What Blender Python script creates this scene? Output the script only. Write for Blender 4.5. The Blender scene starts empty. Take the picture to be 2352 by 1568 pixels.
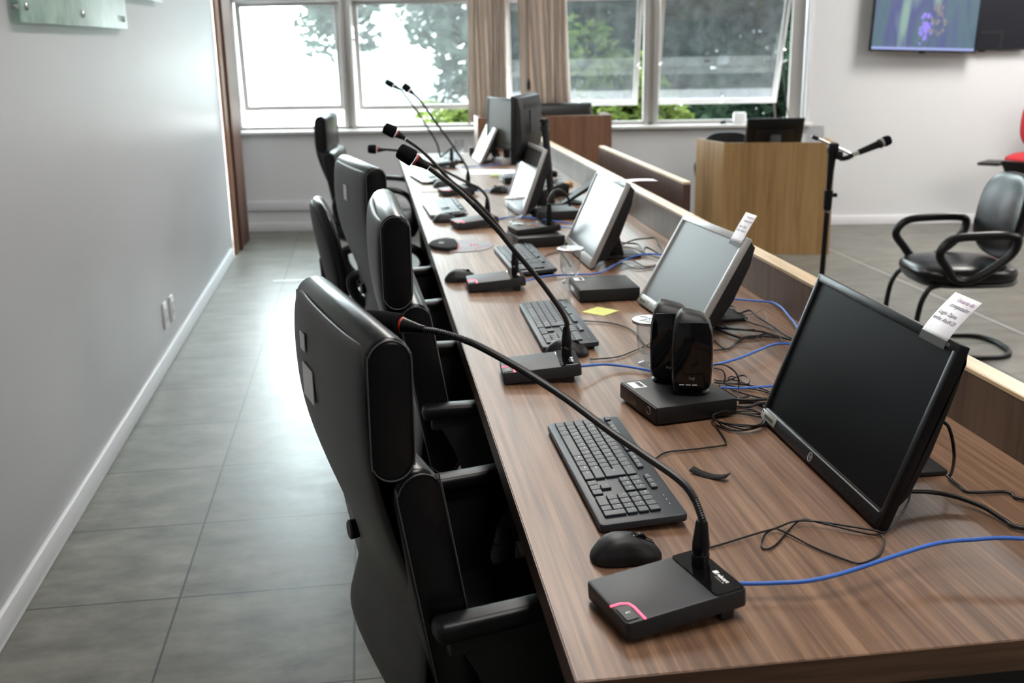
import bpy, bmesh, math, random
from math import sin, cos, pi, radians as RD
from mathutils import Vector as V, Matrix
random.seed(7)
SC = bpy.context.scene
COL = SC.collection

# ---------------------------------------------------------------- camera
def camera():
    yaw, pit, rol = RD(7.5), RD(15.75), RD(-1.04)
    f = V((sin(yaw)*cos(pit), cos(yaw)*cos(pit), -sin(pit)))
    r = V((cos(yaw), -sin(yaw), 0)); u = r.cross(f)
    r2 = r*cos(rol) + u*sin(rol); u2 = u*cos(rol) - r*sin(rol)
    cd = bpy.data.cameras.new('camera'); cd.sensor_width = 36; cd.lens = 2443.2/2352*36
    cd.clip_start = .05; cd.clip_end = 200
    cd.dof.use_dof = True; cd.dof.focus_distance = 1.9; cd.dof.aperture_fstop = 5.4
    o = bpy.data.objects.new('camera', cd); COL.objects.link(o)
    m = Matrix((r2, u2, -f)).transposed().to_4x4(); m.translation = (0, 0, 1.494)
    o.matrix_world = m; SC.camera = o
camera()

# ---------------------------------------------------------------- world, sun, exposure
SC.view_settings.view_transform = 'Standard'; SC.view_settings.look = 'None'
SC.view_settings.gamma = 1; SC.view_settings.use_curve_mapping = False
SC.view_settings.exposure = 1.15
SC.cycles.use_denoising = True
W = bpy.data.worlds.new('sky'); SC.world = W; W.use_nodes = True
bg = W.node_tree.nodes['Background']
bg.inputs[0].default_value = (.93, .97, 1, 1); bg.inputs[1].default_value = 15.0
sl = bpy.data.lights.new('sun', 'SUN'); sl.energy = 5; sl.angle = RD(1.5); sl.color = (1, .95, .85)
so = bpy.data.objects.new('sun', sl); COL.objects.link(so)
so.rotation_euler = V((.75, .15, -1.0)).to_track_quat('-Z', 'Y').to_euler()
# window plane (the far wall is not square to the side wall)
WA = math.atan(.168); WO = V((-1.02, 9.041, 0)); WE = V((cos(WA), -sin(WA), 0)); WN = V((sin(WA), cos(WA), 0))
def wp(s, out, z): return WO + WE*s + WN*out + V((0, 0, z))
pl = bpy.data.lights.new('window_portal', 'AREA'); pl.shape = 'RECTANGLE'; pl.size = 4.6; pl.size_y = 1.9
pl.cycles.is_portal = True
po = bpy.data.objects.new('window_portal', pl); COL.objects.link(po)
po.location = wp(2.27, .12, 1.75)
po.rotation_euler = (-WN).to_track_quat('-Z', 'Y').to_euler()

# ---------------------------------------------------------------- materials
MATS = {}
def mat(name, col, rough=.5, metal=0, spec=.5, noise=.06, nscale=30, bump=0, trans=0, emit=None, es=1, coat=0, ior=1.45, sheen=0, alpha=1):
    if name in MATS: return MATS[name]
    m = bpy.data.materials.new(name); m.use_nodes = True
    nt = m.node_tree; b = nt.nodes['Principled BSDF']; L = nt.links
    tc = nt.nodes.new('ShaderNodeTexCoord'); nz = nt.nodes.new('ShaderNodeTexNoise')
    nz.inputs['Scale'].default_value = nscale; nz.inputs['Detail'].default_value = 4
    L.new(tc.outputs['Object'], nz.inputs['Vector'])
    cr = nt.nodes.new('ShaderNodeValToRGB')
    cr.color_ramp.elements[0].color = tuple(max(0, c*(1-noise)) for c in col) + (1,)
    cr.color_ramp.elements[1].color = tuple(min(1, c*(1+noise)) for c in col) + (1,)
    L.new(nz.outputs['Fac'], cr.inputs['Fac']); L.new(cr.outputs['Color'], b.inputs['Base Color'])
    b.inputs['Roughness'].default_value = rough; b.inputs['Metallic'].default_value = metal
    b.inputs['Specular IOR Level'].default_value = spec; b.inputs['IOR'].default_value = ior
    b.inputs['Transmission Weight'].default_value = trans; b.inputs['Coat Weight'].default_value = coat
    b.inputs['Sheen Weight'].default_value = sheen
    if emit: b.inputs['Emission Color'].default_value = tuple(emit)+(1,); b.inputs['Emission Strength'].default_value = es
    if bump:
        bp = nt.nodes.new('ShaderNodeBump'); bp.inputs['Strength'].default_value = bump; bp.inputs['Distance'].default_value = .002
        L.new(nz.outputs['Fac'], bp.inputs['Height']); L.new(bp.outputs['Normal'], b.inputs['Normal'])
    MATS[name] = m; return m
def wood(name, c1, c2, c3, sc, rough=.4, spec=.5, dist=.5):
    """grain: noise stretched by the per-axis scale sc"""
    m = bpy.data.materials.new(name); m.use_nodes = True
    nt = m.node_tree; b = nt.nodes['Principled BSDF']; L = nt.links
    tc = nt.nodes.new('ShaderNodeTexCoord'); mp = nt.nodes.new('ShaderNodeMapping'); mp.inputs['Scale'].default_value = sc
    L.new(tc.outputs['Object'], mp.inputs['Vector'])
    n1 = nt.nodes.new('ShaderNodeTexNoise'); n1.inputs['Scale'].default_value = 1; n1.inputs['Detail'].default_value = 8; n1.inputs['Roughness'].default_value = .62; n1.inputs['Distortion'].default_value = dist
    L.new(mp.outputs['Vector'], n1.inputs['Vector'])
    n2 = nt.nodes.new('ShaderNodeTexNoise'); n2.inputs['Scale'].default_value = .22; n2.inputs['Detail'].default_value = 3
    L.new(mp.outputs['Vector'], n2.inputs['Vector'])
    mx = nt.nodes.new('ShaderNodeMath'); mx.operation = 'MULTIPLY_ADD'; mx.inputs[1].default_value = .65
    m2 = nt.nodes.new('ShaderNodeMath'); m2.operation = 'MULTIPLY'; m2.inputs[1].default_value = .35
    L.new(n2.outputs['Fac'], m2.inputs[0]); L.new(n1.outputs['Fac'], mx.inputs[0]); L.new(m2.outputs[0], mx.inputs[2])
    cr = nt.nodes.new('ShaderNodeValToRGB'); e = cr.color_ramp.elements
    e[0].position = .38; e[0].color = c1+(1,); e[1].position = .61; e[1].color = c3+(1,)
    x = e.new(.5); x.color = c2+(1,)
    L.new(mx.outputs[0], cr.inputs['Fac']); L.new(cr.outputs['Color'], b.inputs['Base Color'])
    b.inputs['Roughness'].default_value = rough; b.inputs['Specular IOR Level'].default_value = spec
    bp = nt.nodes.new('ShaderNodeBump'); bp.inputs['Strength'].default_value = .08; bp.inputs['Distance'].default_value = .001
    L.new(n1.outputs['Fac'], bp.inputs['Height']); L.new(bp.outputs['Normal'], b.inputs['Normal'])
    MATS[name] = m; return m

M_desk = wood('walnut_laminate', (.095,.049,.029), (.172,.095,.056), (.270,.160,.099), (105, 2.4, 105), .37, dist=.25)
M_deskx = wood('walnut_laminate_cross', (.085,.043,.024), (.145,.076,.044), (.20,.11,.066), (2.2, 55, 55), .38)
M_edge = wood('walnut_edge_band', (.05,.026,.018), (.085,.045,.03), (.11,.06,.04), (55, 2.2, 70), .42)
M_scr = wood('walnut_screen', (.050,.031,.021), (.085,.052,.034), (.115,.072,.048), (40, 40, 2.5), .4)
M_part = wood('plum_brown_laminate', (.060,.034,.028), (.085,.048,.040), (.11,.064,.053), (40, 40, 2.5), .3)
M_maple = wood('maple_edge', (.50,.36,.21), (.62,.47,.29), (.70,.55,.36), (40, 3, 40), .35)
M_oak = wood('oak_laminate', (.20,.115,.042), (.30,.18,.072), (.36,.225,.10), (28, 28, 1.6), .42)
M_brown = wood('brown_laminate', (.11,.052,.028), (.155,.075,.042), (.20,.10,.06), (40, 40, 2.2), .42)
M_jamb = wood('mahogany_jamb', (.055,.018,.010), (.085,.030,.016), (.11,.042,.023), (40, 40, 1.5), .5)
M_casing = wood('cedar_casing', (.13,.062,.036), (.17,.085,.05), (.21,.11,.066), (40, 40, 1.5), .35)
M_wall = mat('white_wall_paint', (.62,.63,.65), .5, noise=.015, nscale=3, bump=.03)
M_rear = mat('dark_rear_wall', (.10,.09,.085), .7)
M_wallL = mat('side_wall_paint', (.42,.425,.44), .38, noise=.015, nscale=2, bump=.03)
M_trim = mat('white_trim', (.70,.71,.74), .4, noise=.02)
M_ceil = mat('ceiling_paint', (.7,.7,.7), .8, noise=.02)
M_leather = mat('black_leather', (.006,.006,.007), .27, noise=.3, nscale=160, bump=.12, spec=.33)
M_leatherb = mat('grey_black_leather', (.011,.011,.012), .40, noise=.3, nscale=160, bump=.12, spec=.6)
M_stitch = mat('stitching', (.08,.08,.085), .6)
M_plast = mat('black_plastic', (.006,.006,.007), .38, spec=.32, noise=.1)
M_plastm = mat('matte_black_plastic', (.010,.0105,.012), .5, noise=.1, nscale=200)
M_gloss = mat('gloss_black', (.004,.004,.005), .07, noise=.05, spec=.6)
M_tile_dummy = None
M_key = mat('key_plastic', (.026,.032,.042), .36, noise=.08, nscale=300)  # bluish sky reflection is put into this base colour
M_kb = mat('keyboard_body', (.026,.032,.042), .40, noise=.08, nscale=200)  # body colour carries the same reflected sky tint
M_legend = mat('key_legend', (.62,.66,.7), .6)
M_silver = mat('silver_plastic', (.42,.42,.42), .35, metal=.35, noise=.05)
M_chrome = mat('chrome', (.75,.75,.76), .15, metal=1, noise=.04)
M_alum = mat('aluminium', (.40,.385,.37), .45, metal=.1, noise=.05)
M_foam = mat('foam_windscreen', (.006,.006,.007), .95, noise=.4, nscale=500, bump=.5, spec=.1)
M_red = mat('red_ring', (.38,.035,.02), .4)
M_led = mat('red_led', (.8,.02,.04), .4, emit=(1,.05,.10), es=2.2)
M_blue = mat('blue_cable', (.045,.155,.58), .42, noise=.05)
M_cable = mat('black_cable', (.010,.010,.011), .4, noise=.1)
M_gcable = mat('grey_cable', (.18,.18,.19), .5)
M_paper = mat('white_paper', (.80,.81,.86), .7, noise=.02)
M_ink = mat('pen_ink', (.05,.04,.09), .7)
M_pink = mat('pink_ink', (.30,.10,.28), .7)
M_note = mat('yellow_note', (.66,.70,.22), .7, noise=.03)
M_tag = mat('metal_tag', (.62,.61,.55), .3, metal=.6, noise=.05)
M_white = mat('white_print', (.8,.8,.8), .5)
M_label = mat('paper_label', (.80,.80,.82), .6, noise=.05)
M_screen = mat('matte_screen', (.004,.004,.005), .36, noise=.02, spec=.12)
M_screeng = mat('glossy_screen', (.045,.045,.047), .34, noise=.02, spec=1.0, ior=2.1)
M_grey = mat('grey_plastic', (.30,.30,.31), .5)
M_redfab = mat('red_fabric', (.42,.018,.028), .85, noise=.1, nscale=250)
M_greenglass = None
M_orange = mat('orange_card', (.50,.24,.05), .6)
M_wood_far = None
M_velcro = mat('velcro', (.008,.008,.009), .9, bump=.3, nscale=400)
M_stone = mat('stone_sill', (.60,.60,.58), .5, noise=.05, nscale=12)
M_door_white = M_trim

def m_floor():
    m = bpy.data.materials.new('vinyl_floor_tiles'); m.use_nodes = True
    nt = m.node_tree; b = nt.nodes['Principled BSDF']; L = nt.links
    tc = nt.nodes.new('ShaderNodeTexCoord'); mp = nt.nodes.new('ShaderNodeMapping')
    mp.inputs['Location'].default_value = (.10, -2.80+.49*8, 0)
    L.new(tc.outputs['Object'], mp.inputs['Vector'])
    br = nt.nodes.new('ShaderNodeTexBrick'); br.offset = 0; br.squash = 1
    for k, v in (('Scale', 1), ('Mortar Size', .0034), ('Mortar Smooth', .1), ('Brick Width', .49), ('Row Height', .49), ('Bias', 0)): br.inputs[k].default_value = v
    br.inputs['Color1'].default_value = (.140,.136,.120,1); br.inputs['Color2'].default_value = (.175,.170,.152,1); br.inputs['Mortar'].default_value = (.03,.03,.027,1)
    L.new(mp.outputs['Vector'], br.inputs['Vector'])
    nz = nt.nodes.new('ShaderNodeTexNoise'); nz.inputs['Scale'].default_value = 5; nz.inputs['Detail'].default_value = 9; nz.inputs['Roughness'].default_value = .65
    m2 = nt.nodes.new('ShaderNodeMapping'); m2.inputs['Scale'].default_value = (1, 1.8, 1); L.new(tc.outputs['Object'], m2.inputs['Vector']); L.new(m2.outputs['Vector'], nz.inputs['Vector'])
    cr = nt.nodes.new('ShaderNodeValToRGB'); cr.color_ramp.elements[0].position = .3; cr.color_ramp.elements[1].position = .7
    cr.color_ramp.elements[0].color = (.42,.42,.40,1); cr.color_ramp.elements[1].color = (1.28,1.28,1.26,1)
    L.new(nz.outputs['Fac'], cr.inputs['Fac'])
    mx = nt.nodes.new('ShaderNodeMix'); mx.data_type = 'RGBA'; mx.blend_type = 'MULTIPLY'; mx.inputs['Factor'].default_value = 1
    L.new(br.outputs['Color'], mx.inputs['A']); L.new(cr.outputs['Color'], mx.inputs['B']); L.new(mx.outputs['Result'], b.inputs['Base Color'])
    mr = nt.nodes.new('ShaderNodeMapRange'); mr.inputs['To Min'].default_value = .29; mr.inputs['To Max'].default_value = .46
    L.new(nz.outputs['Fac'], mr.inputs['Value']); L.new(mr.outputs['Result'], b.inputs['Roughness'])
    bp = nt.nodes.new('ShaderNodeBump'); bp.inputs['Strength'].default_value = .15; bp.inputs['Distance'].default_value = .002
    L.new(nz.outputs['Fac'], bp.inputs['Height']); L.new(bp.outputs['Normal'], b.inputs['Normal'])
    return m
M_floor = m_floor()
def m_glass(name, tint, dirt, dirtcol, rough=.02, refl=.08, edge=.75):
    """window glass: straight see-through, a mirror-like surface by Fresnel, a film of dust"""
    m = bpy.data.materials.new(name); m.use_nodes = True
    nt = m.node_tree; L = nt.links; nt.nodes.remove(nt.nodes['Principled BSDF']); out = nt.nodes['Material Output']
    t = nt.nodes.new('ShaderNodeBsdfTransparent'); t.inputs[0].default_value = tint+(1,)
    g = nt.nodes.new('ShaderNodeBsdfGlossy'); g.inputs['Roughness'].default_value = rough
    d = nt.nodes.new('ShaderNodeBsdfDiffuse'); d.inputs[0].default_value = dirtcol+(1,)
    tr = nt.nodes.new('ShaderNodeBsdfTranslucent'); tr.inputs[0].default_value = dirtcol+(1,)
    a = nt.nodes.new('ShaderNodeAddShader'); L.new(d.outputs[0], a.inputs[0]); L.new(tr.outputs[0], a.inputs[1])
    tc = nt.nodes.new('ShaderNodeTexCoord'); nz = nt.nodes.new('ShaderNodeTexNoise'); nz.inputs['Scale'].default_value = 9; nz.inputs['Detail'].default_value = 6
    L.new(tc.outputs['Object'], nz.inputs['Vector'])
    mr = nt.nodes.new('ShaderNodeMapRange'); mr.inputs['From Min'].default_value = .3; mr.inputs['From Max'].default_value = .75; mr.inputs['To Min'].default_value = dirt*.55; mr.inputs['To Max'].default_value = dirt*1.4
    L.new(nz.outputs['Fac'], mr.inputs['Value'])
    m1 = nt.nodes.new('ShaderNodeMixShader'); L.new(mr.outputs['Result'], m1.inputs[0]); L.new(t.outputs[0], m1.inputs[1]); L.new(a.outputs[0], m1.inputs[2])
    lw = nt.nodes.new('ShaderNodeLayerWeight'); lw.inputs['Blend'].default_value = .5
    pw = nt.nodes.new('ShaderNodeMath'); pw.operation = 'POWER'; pw.inputs[1].default_value = 3; L.new(lw.outputs['Facing'], pw.inputs[0])
    fr = nt.nodes.new('ShaderNodeMath'); fr.operation = 'MULTIPLY_ADD'; fr.inputs[1].default_value = edge; fr.inputs[2].default_value = refl; L.new(pw.outputs[0], fr.inputs[0])
    m2 = nt.nodes.new('ShaderNodeMixShader'); L.new(fr.outputs[0], m2.inputs[0]); L.new(m1.outputs[0], m2.inputs[1]); L.new(g.outputs[0], m2.inputs[2])
    L.new(m2.outputs[0], out.inputs[0]); MATS[name] = m; return m
M_pane = m_glass('dusty_window_glass', (.80,.86,.86), .022, (.55,.58,.60))
M_paneo = m_glass('dusty_tinted_glass', (.55,.60,.61), .020, (.50,.53,.55), .02, .12)
M_tumbler = m_glass('tumbler_glass', (.93,.945,.95), .0, (.8,.8,.8), .01, .045, .62)
M_sign = m_glass('frosted_green_glass', (.70,.86,.80), .6, (.34,.42,.39), .35, .03)
def m_leaf(name, c1, c2):
    m = bpy.data.materials.new(name); m.use_nodes = True
    nt = m.node_tree; L = nt.links; nt.nodes.remove(nt.nodes['Principled BSDF']); out = nt.nodes['Material Output']
    tc = nt.nodes.new('ShaderNodeTexCoord'); nz = nt.nodes.new('ShaderNodeTexNoise'); nz.inputs['Scale'].default_value = 6; L.new(tc.outputs['Object'], nz.inputs['Vector'])
    cr = nt.nodes.new('ShaderNodeValToRGB'); cr.color_ramp.elements[0].position = .35; cr.color_ramp.elements[1].position = .65
    cr.color_ramp.elements[0].color = c1+(1,); cr.color_ramp.elements[1].color = c2+(1,); L.new(nz.outputs['Fac'], cr.inputs['Fac'])
    d = nt.nodes.new('ShaderNodeBsdfDiffuse'); t = nt.nodes.new('ShaderNodeBsdfTranslucent'); L.new(cr.outputs[0], d.inputs[0]); L.new(cr.outputs[0], t.inputs[0])
    x = nt.nodes.new('ShaderNodeMixShader'); x.inputs[0].default_value = .45; L.new(d.outputs[0], x.inputs[1]); L.new(t.outputs[0], x.inputs[2]); L.new(x.outputs[0], out.inputs[0])
    return m
M_leafd = m_leaf('dark_leaves', (.007,.013,.009), (.016,.028,.017))
M_leafb = m_leaf('bright_leaves', (.028,.048,.012), (.080,.108,.028))
M_bark = mat('bark', (.06,.05,.04), .9, noise=.3, bump=.4)
def m_curtain():
    m = bpy.data.materials.new('taupe_curtain_cloth'); m.use_nodes = True
    nt = m.node_tree; L = nt.links; nt.nodes.remove(nt.nodes['Principled BSDF']); out = nt.nodes['Material Output']
    tc = nt.nodes.new('ShaderNodeTexCoord'); mp = nt.nodes.new('ShaderNodeMapping'); mp.inputs['Scale'].default_value = (120, 120, 6); L.new(tc.outputs['Object'], mp.inputs['Vector'])
    nz = nt.nodes.new('ShaderNodeTexNoise'); nz.inputs['Scale'].default_value = 1; L.new(mp.outputs['Vector'], nz.inputs['Vector'])
    cr = nt.nodes.new('ShaderNodeValToRGB'); cr.color_ramp.elements[0].color = (.50,.43,.38,1); cr.color_ramp.elements[1].color = (.66,.58,.52,1); L.new(nz.outputs['Fac'], cr.inputs['Fac'])
    d = nt.nodes.new('ShaderNodeBsdfDiffuse'); t = nt.nodes.new('ShaderNodeBsdfTranslucent'); L.new(cr.outputs[0], d.inputs[0]); L.new(cr.outputs[0], t.inputs[0])
    x = nt.nodes.new('ShaderNodeMixShader'); x.inputs[0].default_value = .35; L.new(d.outputs[0], x.inputs[1]); L.new(t.outputs[0], x.inputs[2]); L.new(x.outputs[0], out.inputs[0])
    return m
M_curtain = m_curtain()

# ---------------------------------------------------------------- mesh helpers
class MB:
    """collects shapes; build() links them as one mesh object"""
    def __init__(s): s.v = []; s.f = []; s.mi = []; s.cur = 0
    def add(s, vs, fs):
        o = len(s.v); s.v += [tuple(p) for p in vs]; s.f += [tuple(i+o for i in f) for f in fs]; s.mi += [s.cur]*len(fs); return s
    def addbm(s, bm, mx=None):
        bm.verts.index_update()
        vs = [(mx @ v.co if mx else v.co.copy()) for v in bm.verts]
        s.add(vs, [[v.index for v in f.verts] for f in bm.faces]); bm.free(); return s
    def box(s, c, d, b=0, seg=2, mx=None, taper=None):
        bm = bmesh.new(); bmesh.ops.create_cube(bm, size=1)
        for v in bm.verts:
            v.co = V((v.co.x*d[0], v.co.y*d[1], v.co.z*d[2]))
            if taper and v.co.z > 0: v.co.x *= taper; v.co.y *= taper
        if b: bmesh.ops.bevel(bm, geom=bm.edges[:], offset=b, segments=seg, affect='EDGES', profile=.5)
        T = Matrix.Translation(c)
        return s.addbm(bm, T @ mx if mx else T)
    def cyl(s, p0, p1, r0, r1=None, n=20, b=0):
        p0, p1 = V(p0), V(p1); r1 = r0 if r1 is None else r1; d = p1-p0
        q = d.to_track_quat('Z', 'Y').to_matrix().to_4x4(); L = d.length
        pr = [(0, 0), (r0, 0), (r1, L), (0, L)] if not b else [(0, 0), (r0-b, 0), (r0, b), (r1, L-b), (r1-b, L), (0, L)]
        return s.lathe(pr, n, Matrix.Translation(p0) @ q)
    def lathe(s, pr, n=24, mx=None):
        vs = []; fs = []; rings = []
        for r, z in pr:
            if r < 1e-6: rings.append([len(vs)]); vs.append(V((0, 0, z)))
            else:
                rings.append(list(range(len(vs), len(vs)+n))); vs += [V((r*cos(2*pi*i/n), r*sin(2*pi*i/n), z)) for i in range(n)]
        for a, b in zip(rings, rings[1:]):
            for i in range(n):
                j = (i+1) % n
                if len(a) == 1 and len(b) == 1: continue
                if len(a) == 1: fs.append((a[0], b[j], b[i]))
                elif len(b) == 1: fs.append((a[i], a[j], b[0]))
                else: fs.append((a[i], a[j], b[j], b[i]))
        if mx: vs = [mx @ v for v in vs]
        return s.add(vs, fs)
    def tube(s, path, r, n=8, closed=False, cap=True, flat=1.0, step=None):
        P = [V(p) for p in path]; m = len(P); T = []
        for i in range(m):
            a = P[i-1] if (i or closed) else P[i]; b = P[(i+1) % m] if (i < m-1 or closed) else P[i]
            t = (b-a); T.append(t.normalized() if t.length > 1e-9 else V((0, 0, 1)))
        up = V((0, 0, 1)) if abs(T[0].z) < .9 else V((1, 0, 0))
        N = (up - T[0]*up.dot(T[0])).normalized(); vs = []; fs = []
        for i in range(m):
            if i: N = (N - T[i]*N.dot(T[i])); N = N.normalized() if N.length > 1e-6 else V((1, 0, 0))
            B = T[i].cross(N); rr = r[i] if isinstance(r, (list, tuple)) else r
            vs += [P[i] + N*(rr*flat*cos(2*pi*k/n)) + B*(rr*sin(2*pi*k/n)) for k in range(n)]
        for i in range(m if closed else m-1):
            a = i*n; b = ((i+1) % m)*n
            for k in range(n):
                l = (k+1) % n; fs.append((a+k, a+l, b+l, b+k))
        if cap and not closed: fs += [tuple(range(n-1, -1, -1)), tuple(range((m-1)*n, m*n))]
        return s.add(vs, fs)
    def prism(s, prof, y0, y1, b=0, seg=2, mx=None, axis='y'):
        """prof: outline (a, c) swept along an axis (default: a=x, c=z swept along y)"""
        bm = bmesh.new()
        def P(a, c, t): return (a, t, c) if axis == 'y' else ((t, a, c) if axis == 'x' else (a, c, t))
        A = [bm.verts.new(P(a, c, y0)) for a, c in prof]; B = [bm.verts.new(P(a, c, y1)) for a, c in prof]
        n = len(prof); fa = bm.faces.new(A); fb = bm.faces.new(B[::-1])
        for i in range(n): bm.faces.new((A[i], B[i], B[(i+1) % n], A[(i+1) % n]))
        bmesh.ops.recalc_face_normals(bm, faces=bm.faces[:])
        if b:
            ed = [e for e in bm.edges if e in fa.edges or e in fb.edges] if True else []
            ed = list(set(list(fa.edges)+list(fb.edges)))
            bmesh.ops.bevel(bm, geom=ed, offset=b, segments=seg, affect='EDGES', profile=.5)
        return s.addbm(bm, mx)
    def ball(s, c, d, nu=20, nv=12, pw=1.0):
        vs = []; fs = []
        sg = lambda x: math.copysign(abs(x)**pw, x)
        pr = [(cos(-pi/2+pi*j/nv), sin(-pi/2+pi*j/nv)) for j in range(nv+1)]
        rings = []
        for j, (r, z) in enumerate(pr):
            if j in (0, nv): rings.append([len(vs)]); vs.append((c[0], c[1], c[2]+z*d[2]))
            else:
                rings.append(list(range(len(vs), len(vs)+nu)))
                vs += [(c[0]+sg(r)*sg(cos(2*pi*i/nu))*d[0], c[1]+sg(r)*sg(sin(2*pi*i/nu))*d[1], c[2]+sg(z)*d[2]) for i in range(nu)]
        for a, b in zip(rings, rings[1:]):
            for i in range(nu):
                k = (i+1) % nu
                if len(a) == 1: fs.append((a[0], b[k], b[i]))
                elif len(b) == 1: fs.append((a[i], a[k], b[0]))
                else: fs.append((a[i], a[k], b[k], b[i]))
        return s.add(vs, fs)
    def build(s, name, m, parent=None, smooth=35, world=False):
        me = bpy.data.meshes.new(name); me.from_pydata(s.v, [], s.f); 
        ms = m if isinstance(m, (list, tuple)) else [m]
        for x in ms: me.materials.append(x)
        if len(ms) > 1: me.polygons.foreach_set('material_index', s.mi)
        bm = bmesh.new(); bm.from_mesh(me); bmesh.ops.recalc_face_normals(bm, faces=bm.faces[:]); bm.to_mesh(me); bm.free()
        if smooth:
            me.polygons.foreach_set('use_smooth', [True]*len(me.polygons)); me.set_sharp_from_angle(angle=RD(smooth))
        o = bpy.data.objects.new(name, me); COL.objects.link(o)
        if parent:
            o.parent = parent
            if world: o.matrix_parent_inverse = PM(parent).inverted()
        return o
def PM(o):
    m = Matrix.LocRotScale(o.location, o.rotation_euler, o.scale)
    return PM(o.parent) @ m if o.parent else m
def tag(o, label, cat, group=None, kind=None):
    if label: o['label'] = label
    if cat: o['category'] = cat
    if group: o['group'] = group
    if kind: o['kind'] = kind
    return o
def thing(name, loc, rz, label, cat, group=None):
    o = bpy.data.objects.new(name, None); o.empty_display_size = .05; COL.objects.link(o)
    o.location = loc; o.rotation_euler = (0, 0, rz); return tag(o, label, cat, group)
def struct(o): o['kind'] = 'structure'; return o
def dup(root, loc, rz, label, group=None, skip=(), scale=None, cat=None):
    r = root.copy(); COL.objects.link(r); r.location = loc; r.rotation_euler = (0, 0, rz); r['label'] = label
    if group: r['group'] = group
    if cat: r['category'] = cat
    if scale: r.scale = scale
    for ch in list(root.children):
        if ch.name.split('.')[0] in skip: continue
        c = ch.copy(); COL.objects.link(c); c.parent = r
        for g in ch.children:
            d = g.copy(); COL.objects.link(d); d.parent = c
    return r
def cr(P, k=6, closed=False):
    """Catmull-Rom through the points"""
    P = [V(p) for p in P]; n = len(P); out = []
    for i in range(n if closed else n-1):
        p1, p2 = P[i], P[(i+1) % n]
        p0 = P[i-1] if (i or closed) else p1*2-p2
        p3 = P[(i+2) % n] if (i < n-2 or closed) else p2*2-p1
        for j in range(k):
            t = j/k
            out.append(.5*((2*p1)+(p2-p0)*t+(2*p0-5*p1+4*p2-p3)*t*t+(3*p1-p0-3*p2+p3)*t**3))
    if not closed: out.append(P[-1])
    return out
def rrect(w, h, r, n=5):
    """rounded rectangle outline, centred"""
    out = []
    for cx, cy, a in ((w/2-r, h/2-r, 0), (-w/2+r, h/2-r, 90), (-w/2+r, -h/2+r, 180), (w/2-r, -h/2+r, 270)):
        for i in range(n+1):
            t = RD(a+90*i/n); out.append((cx+r*cos(t), cy+r*sin(t)))
    return out
def stadium(x0, z0, x1, z1, t, n=8):
    """outline of a slab of thickness t between two end points, round ends"""
    a = V((x0, z0)); b = V((x1, z1)); d = (b-a).normalized(); ang = math.atan2(d.y, d.x); r = t/2
    a2 = a+d*r; b2 = b-d*r; out = []
    for i in range(n+1):
        th = ang-pi/2+pi*i/n; out.append((b2.x+r*cos(th), b2.y+r*sin(th)))
    for i in range(n+1):
        th = ang+pi/2+pi*i/n; out.append((a2.x+r*cos(th), a2.y+r*sin(th)))
    return out
_tc = {}
def text_geo(t, size, shear=0, bold=0):
    """flat letters as (verts, faces), baseline start at the origin"""
    k = (t, size, shear, bold)
    if k not in _tc:
        cu = bpy.data.curves.new('t', 'FONT'); cu.body = t; cu.size = size; cu.shear = shear; cu.resolution_u = 2; cu.offset = bold
        o = bpy.data.objects.new('t', cu); COL.objects.link(o)
        dg = bpy.context.evaluated_depsgraph_get(); me = bpy.data.meshes.new_from_object(o.evaluated_get(dg))
        _tc[k] = ([v.co.copy() for v in me.vertices], [tuple(p.vertices) for p in me.polygons])
        bpy.data.objects.remove(o); bpy.data.meshes.remove(me); bpy.data.curves.remove(cu)
    return _tc[k]
def put_text(mb, t, size, mx, shear=0, bold=0, center=False):
    vs, fs = text_geo(t, size, shear, bold)
    if center and vs:
        cx = (min(v.x for v in vs)+max(v.x for v in vs))/2; cy = (min(v.y for v in vs)+max(v.y for v in vs))/2
        mx = mx @ Matrix.Translation((-cx, -cy, 0))
    return mb.add([mx @ v for v in vs], fs)
RZ = lambda a: Matrix.Rotation(a, 4, 'Z')
RX = lambda a: Matrix.Rotation(a, 4, 'X')
RY = lambda a: Matrix.Rotation(a, 4, 'Y')
TR = Matrix.Translation

# ================================================================ SETTING
WM = TR(WO) @ RZ(-WA)                     # window-wall frame: x along the wall, y outwards, z up
def adj(s, z, d):
    k = (8.746+d)/8.746
    return 2.504+(s-2.504)*k, 1.494+(z-1.494)*k
struct(MB().box((3.3, 3.2, -.05), (9.2, 12.6, .1)).build('floor', M_floor, smooth=0))
struct(MB().box((3.5, 3.2, 2.85), (9.4, 12.8, .1)).build('ceiling', M_ceil, smooth=0))
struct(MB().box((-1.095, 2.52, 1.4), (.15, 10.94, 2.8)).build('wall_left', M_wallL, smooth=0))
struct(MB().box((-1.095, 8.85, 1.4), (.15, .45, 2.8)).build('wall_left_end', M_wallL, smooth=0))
struct(MB().box((8.0, 2.6, 1.4), (.2, 11.3, 2.8)).build('wall_right', M_wall, smooth=0))
struct(MB().box((3.4, -3.0, 1.4), (9.2, .2, 2.8)).build('wall_front', M_rear, smooth=0))
m = MB()
m.box((2.28, .12, .4), (4.9, .24, .80)); m.box((2.28, .12, 2.72), (4.9, .24, .2)); m.box((6.95, .12, 1.4), (4.74, .24, 2.8)); m.box((-.1, .12, 1.4), (.12, .24, 2.8))
o = m.build('wall_back', M_wall, smooth=0); o.matrix_world = WM; struct(o)
o = MB().box((-1.012, 2.45, .04), (.016, 10.8, .08), .004).build('baseboard_left', M_trim); struct(o)
m = MB(); m.box((4.55, -.008, .038), (9.1, .016, .076), .004); o = m.build('baseboard_back', M_trim); o.matrix_world = WM; struct(o)
o = MB().box((-1.012, 8.86, .04), (.016, .36, .08), .004).build('baseboard_side', M_trim); struct(o)
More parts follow.
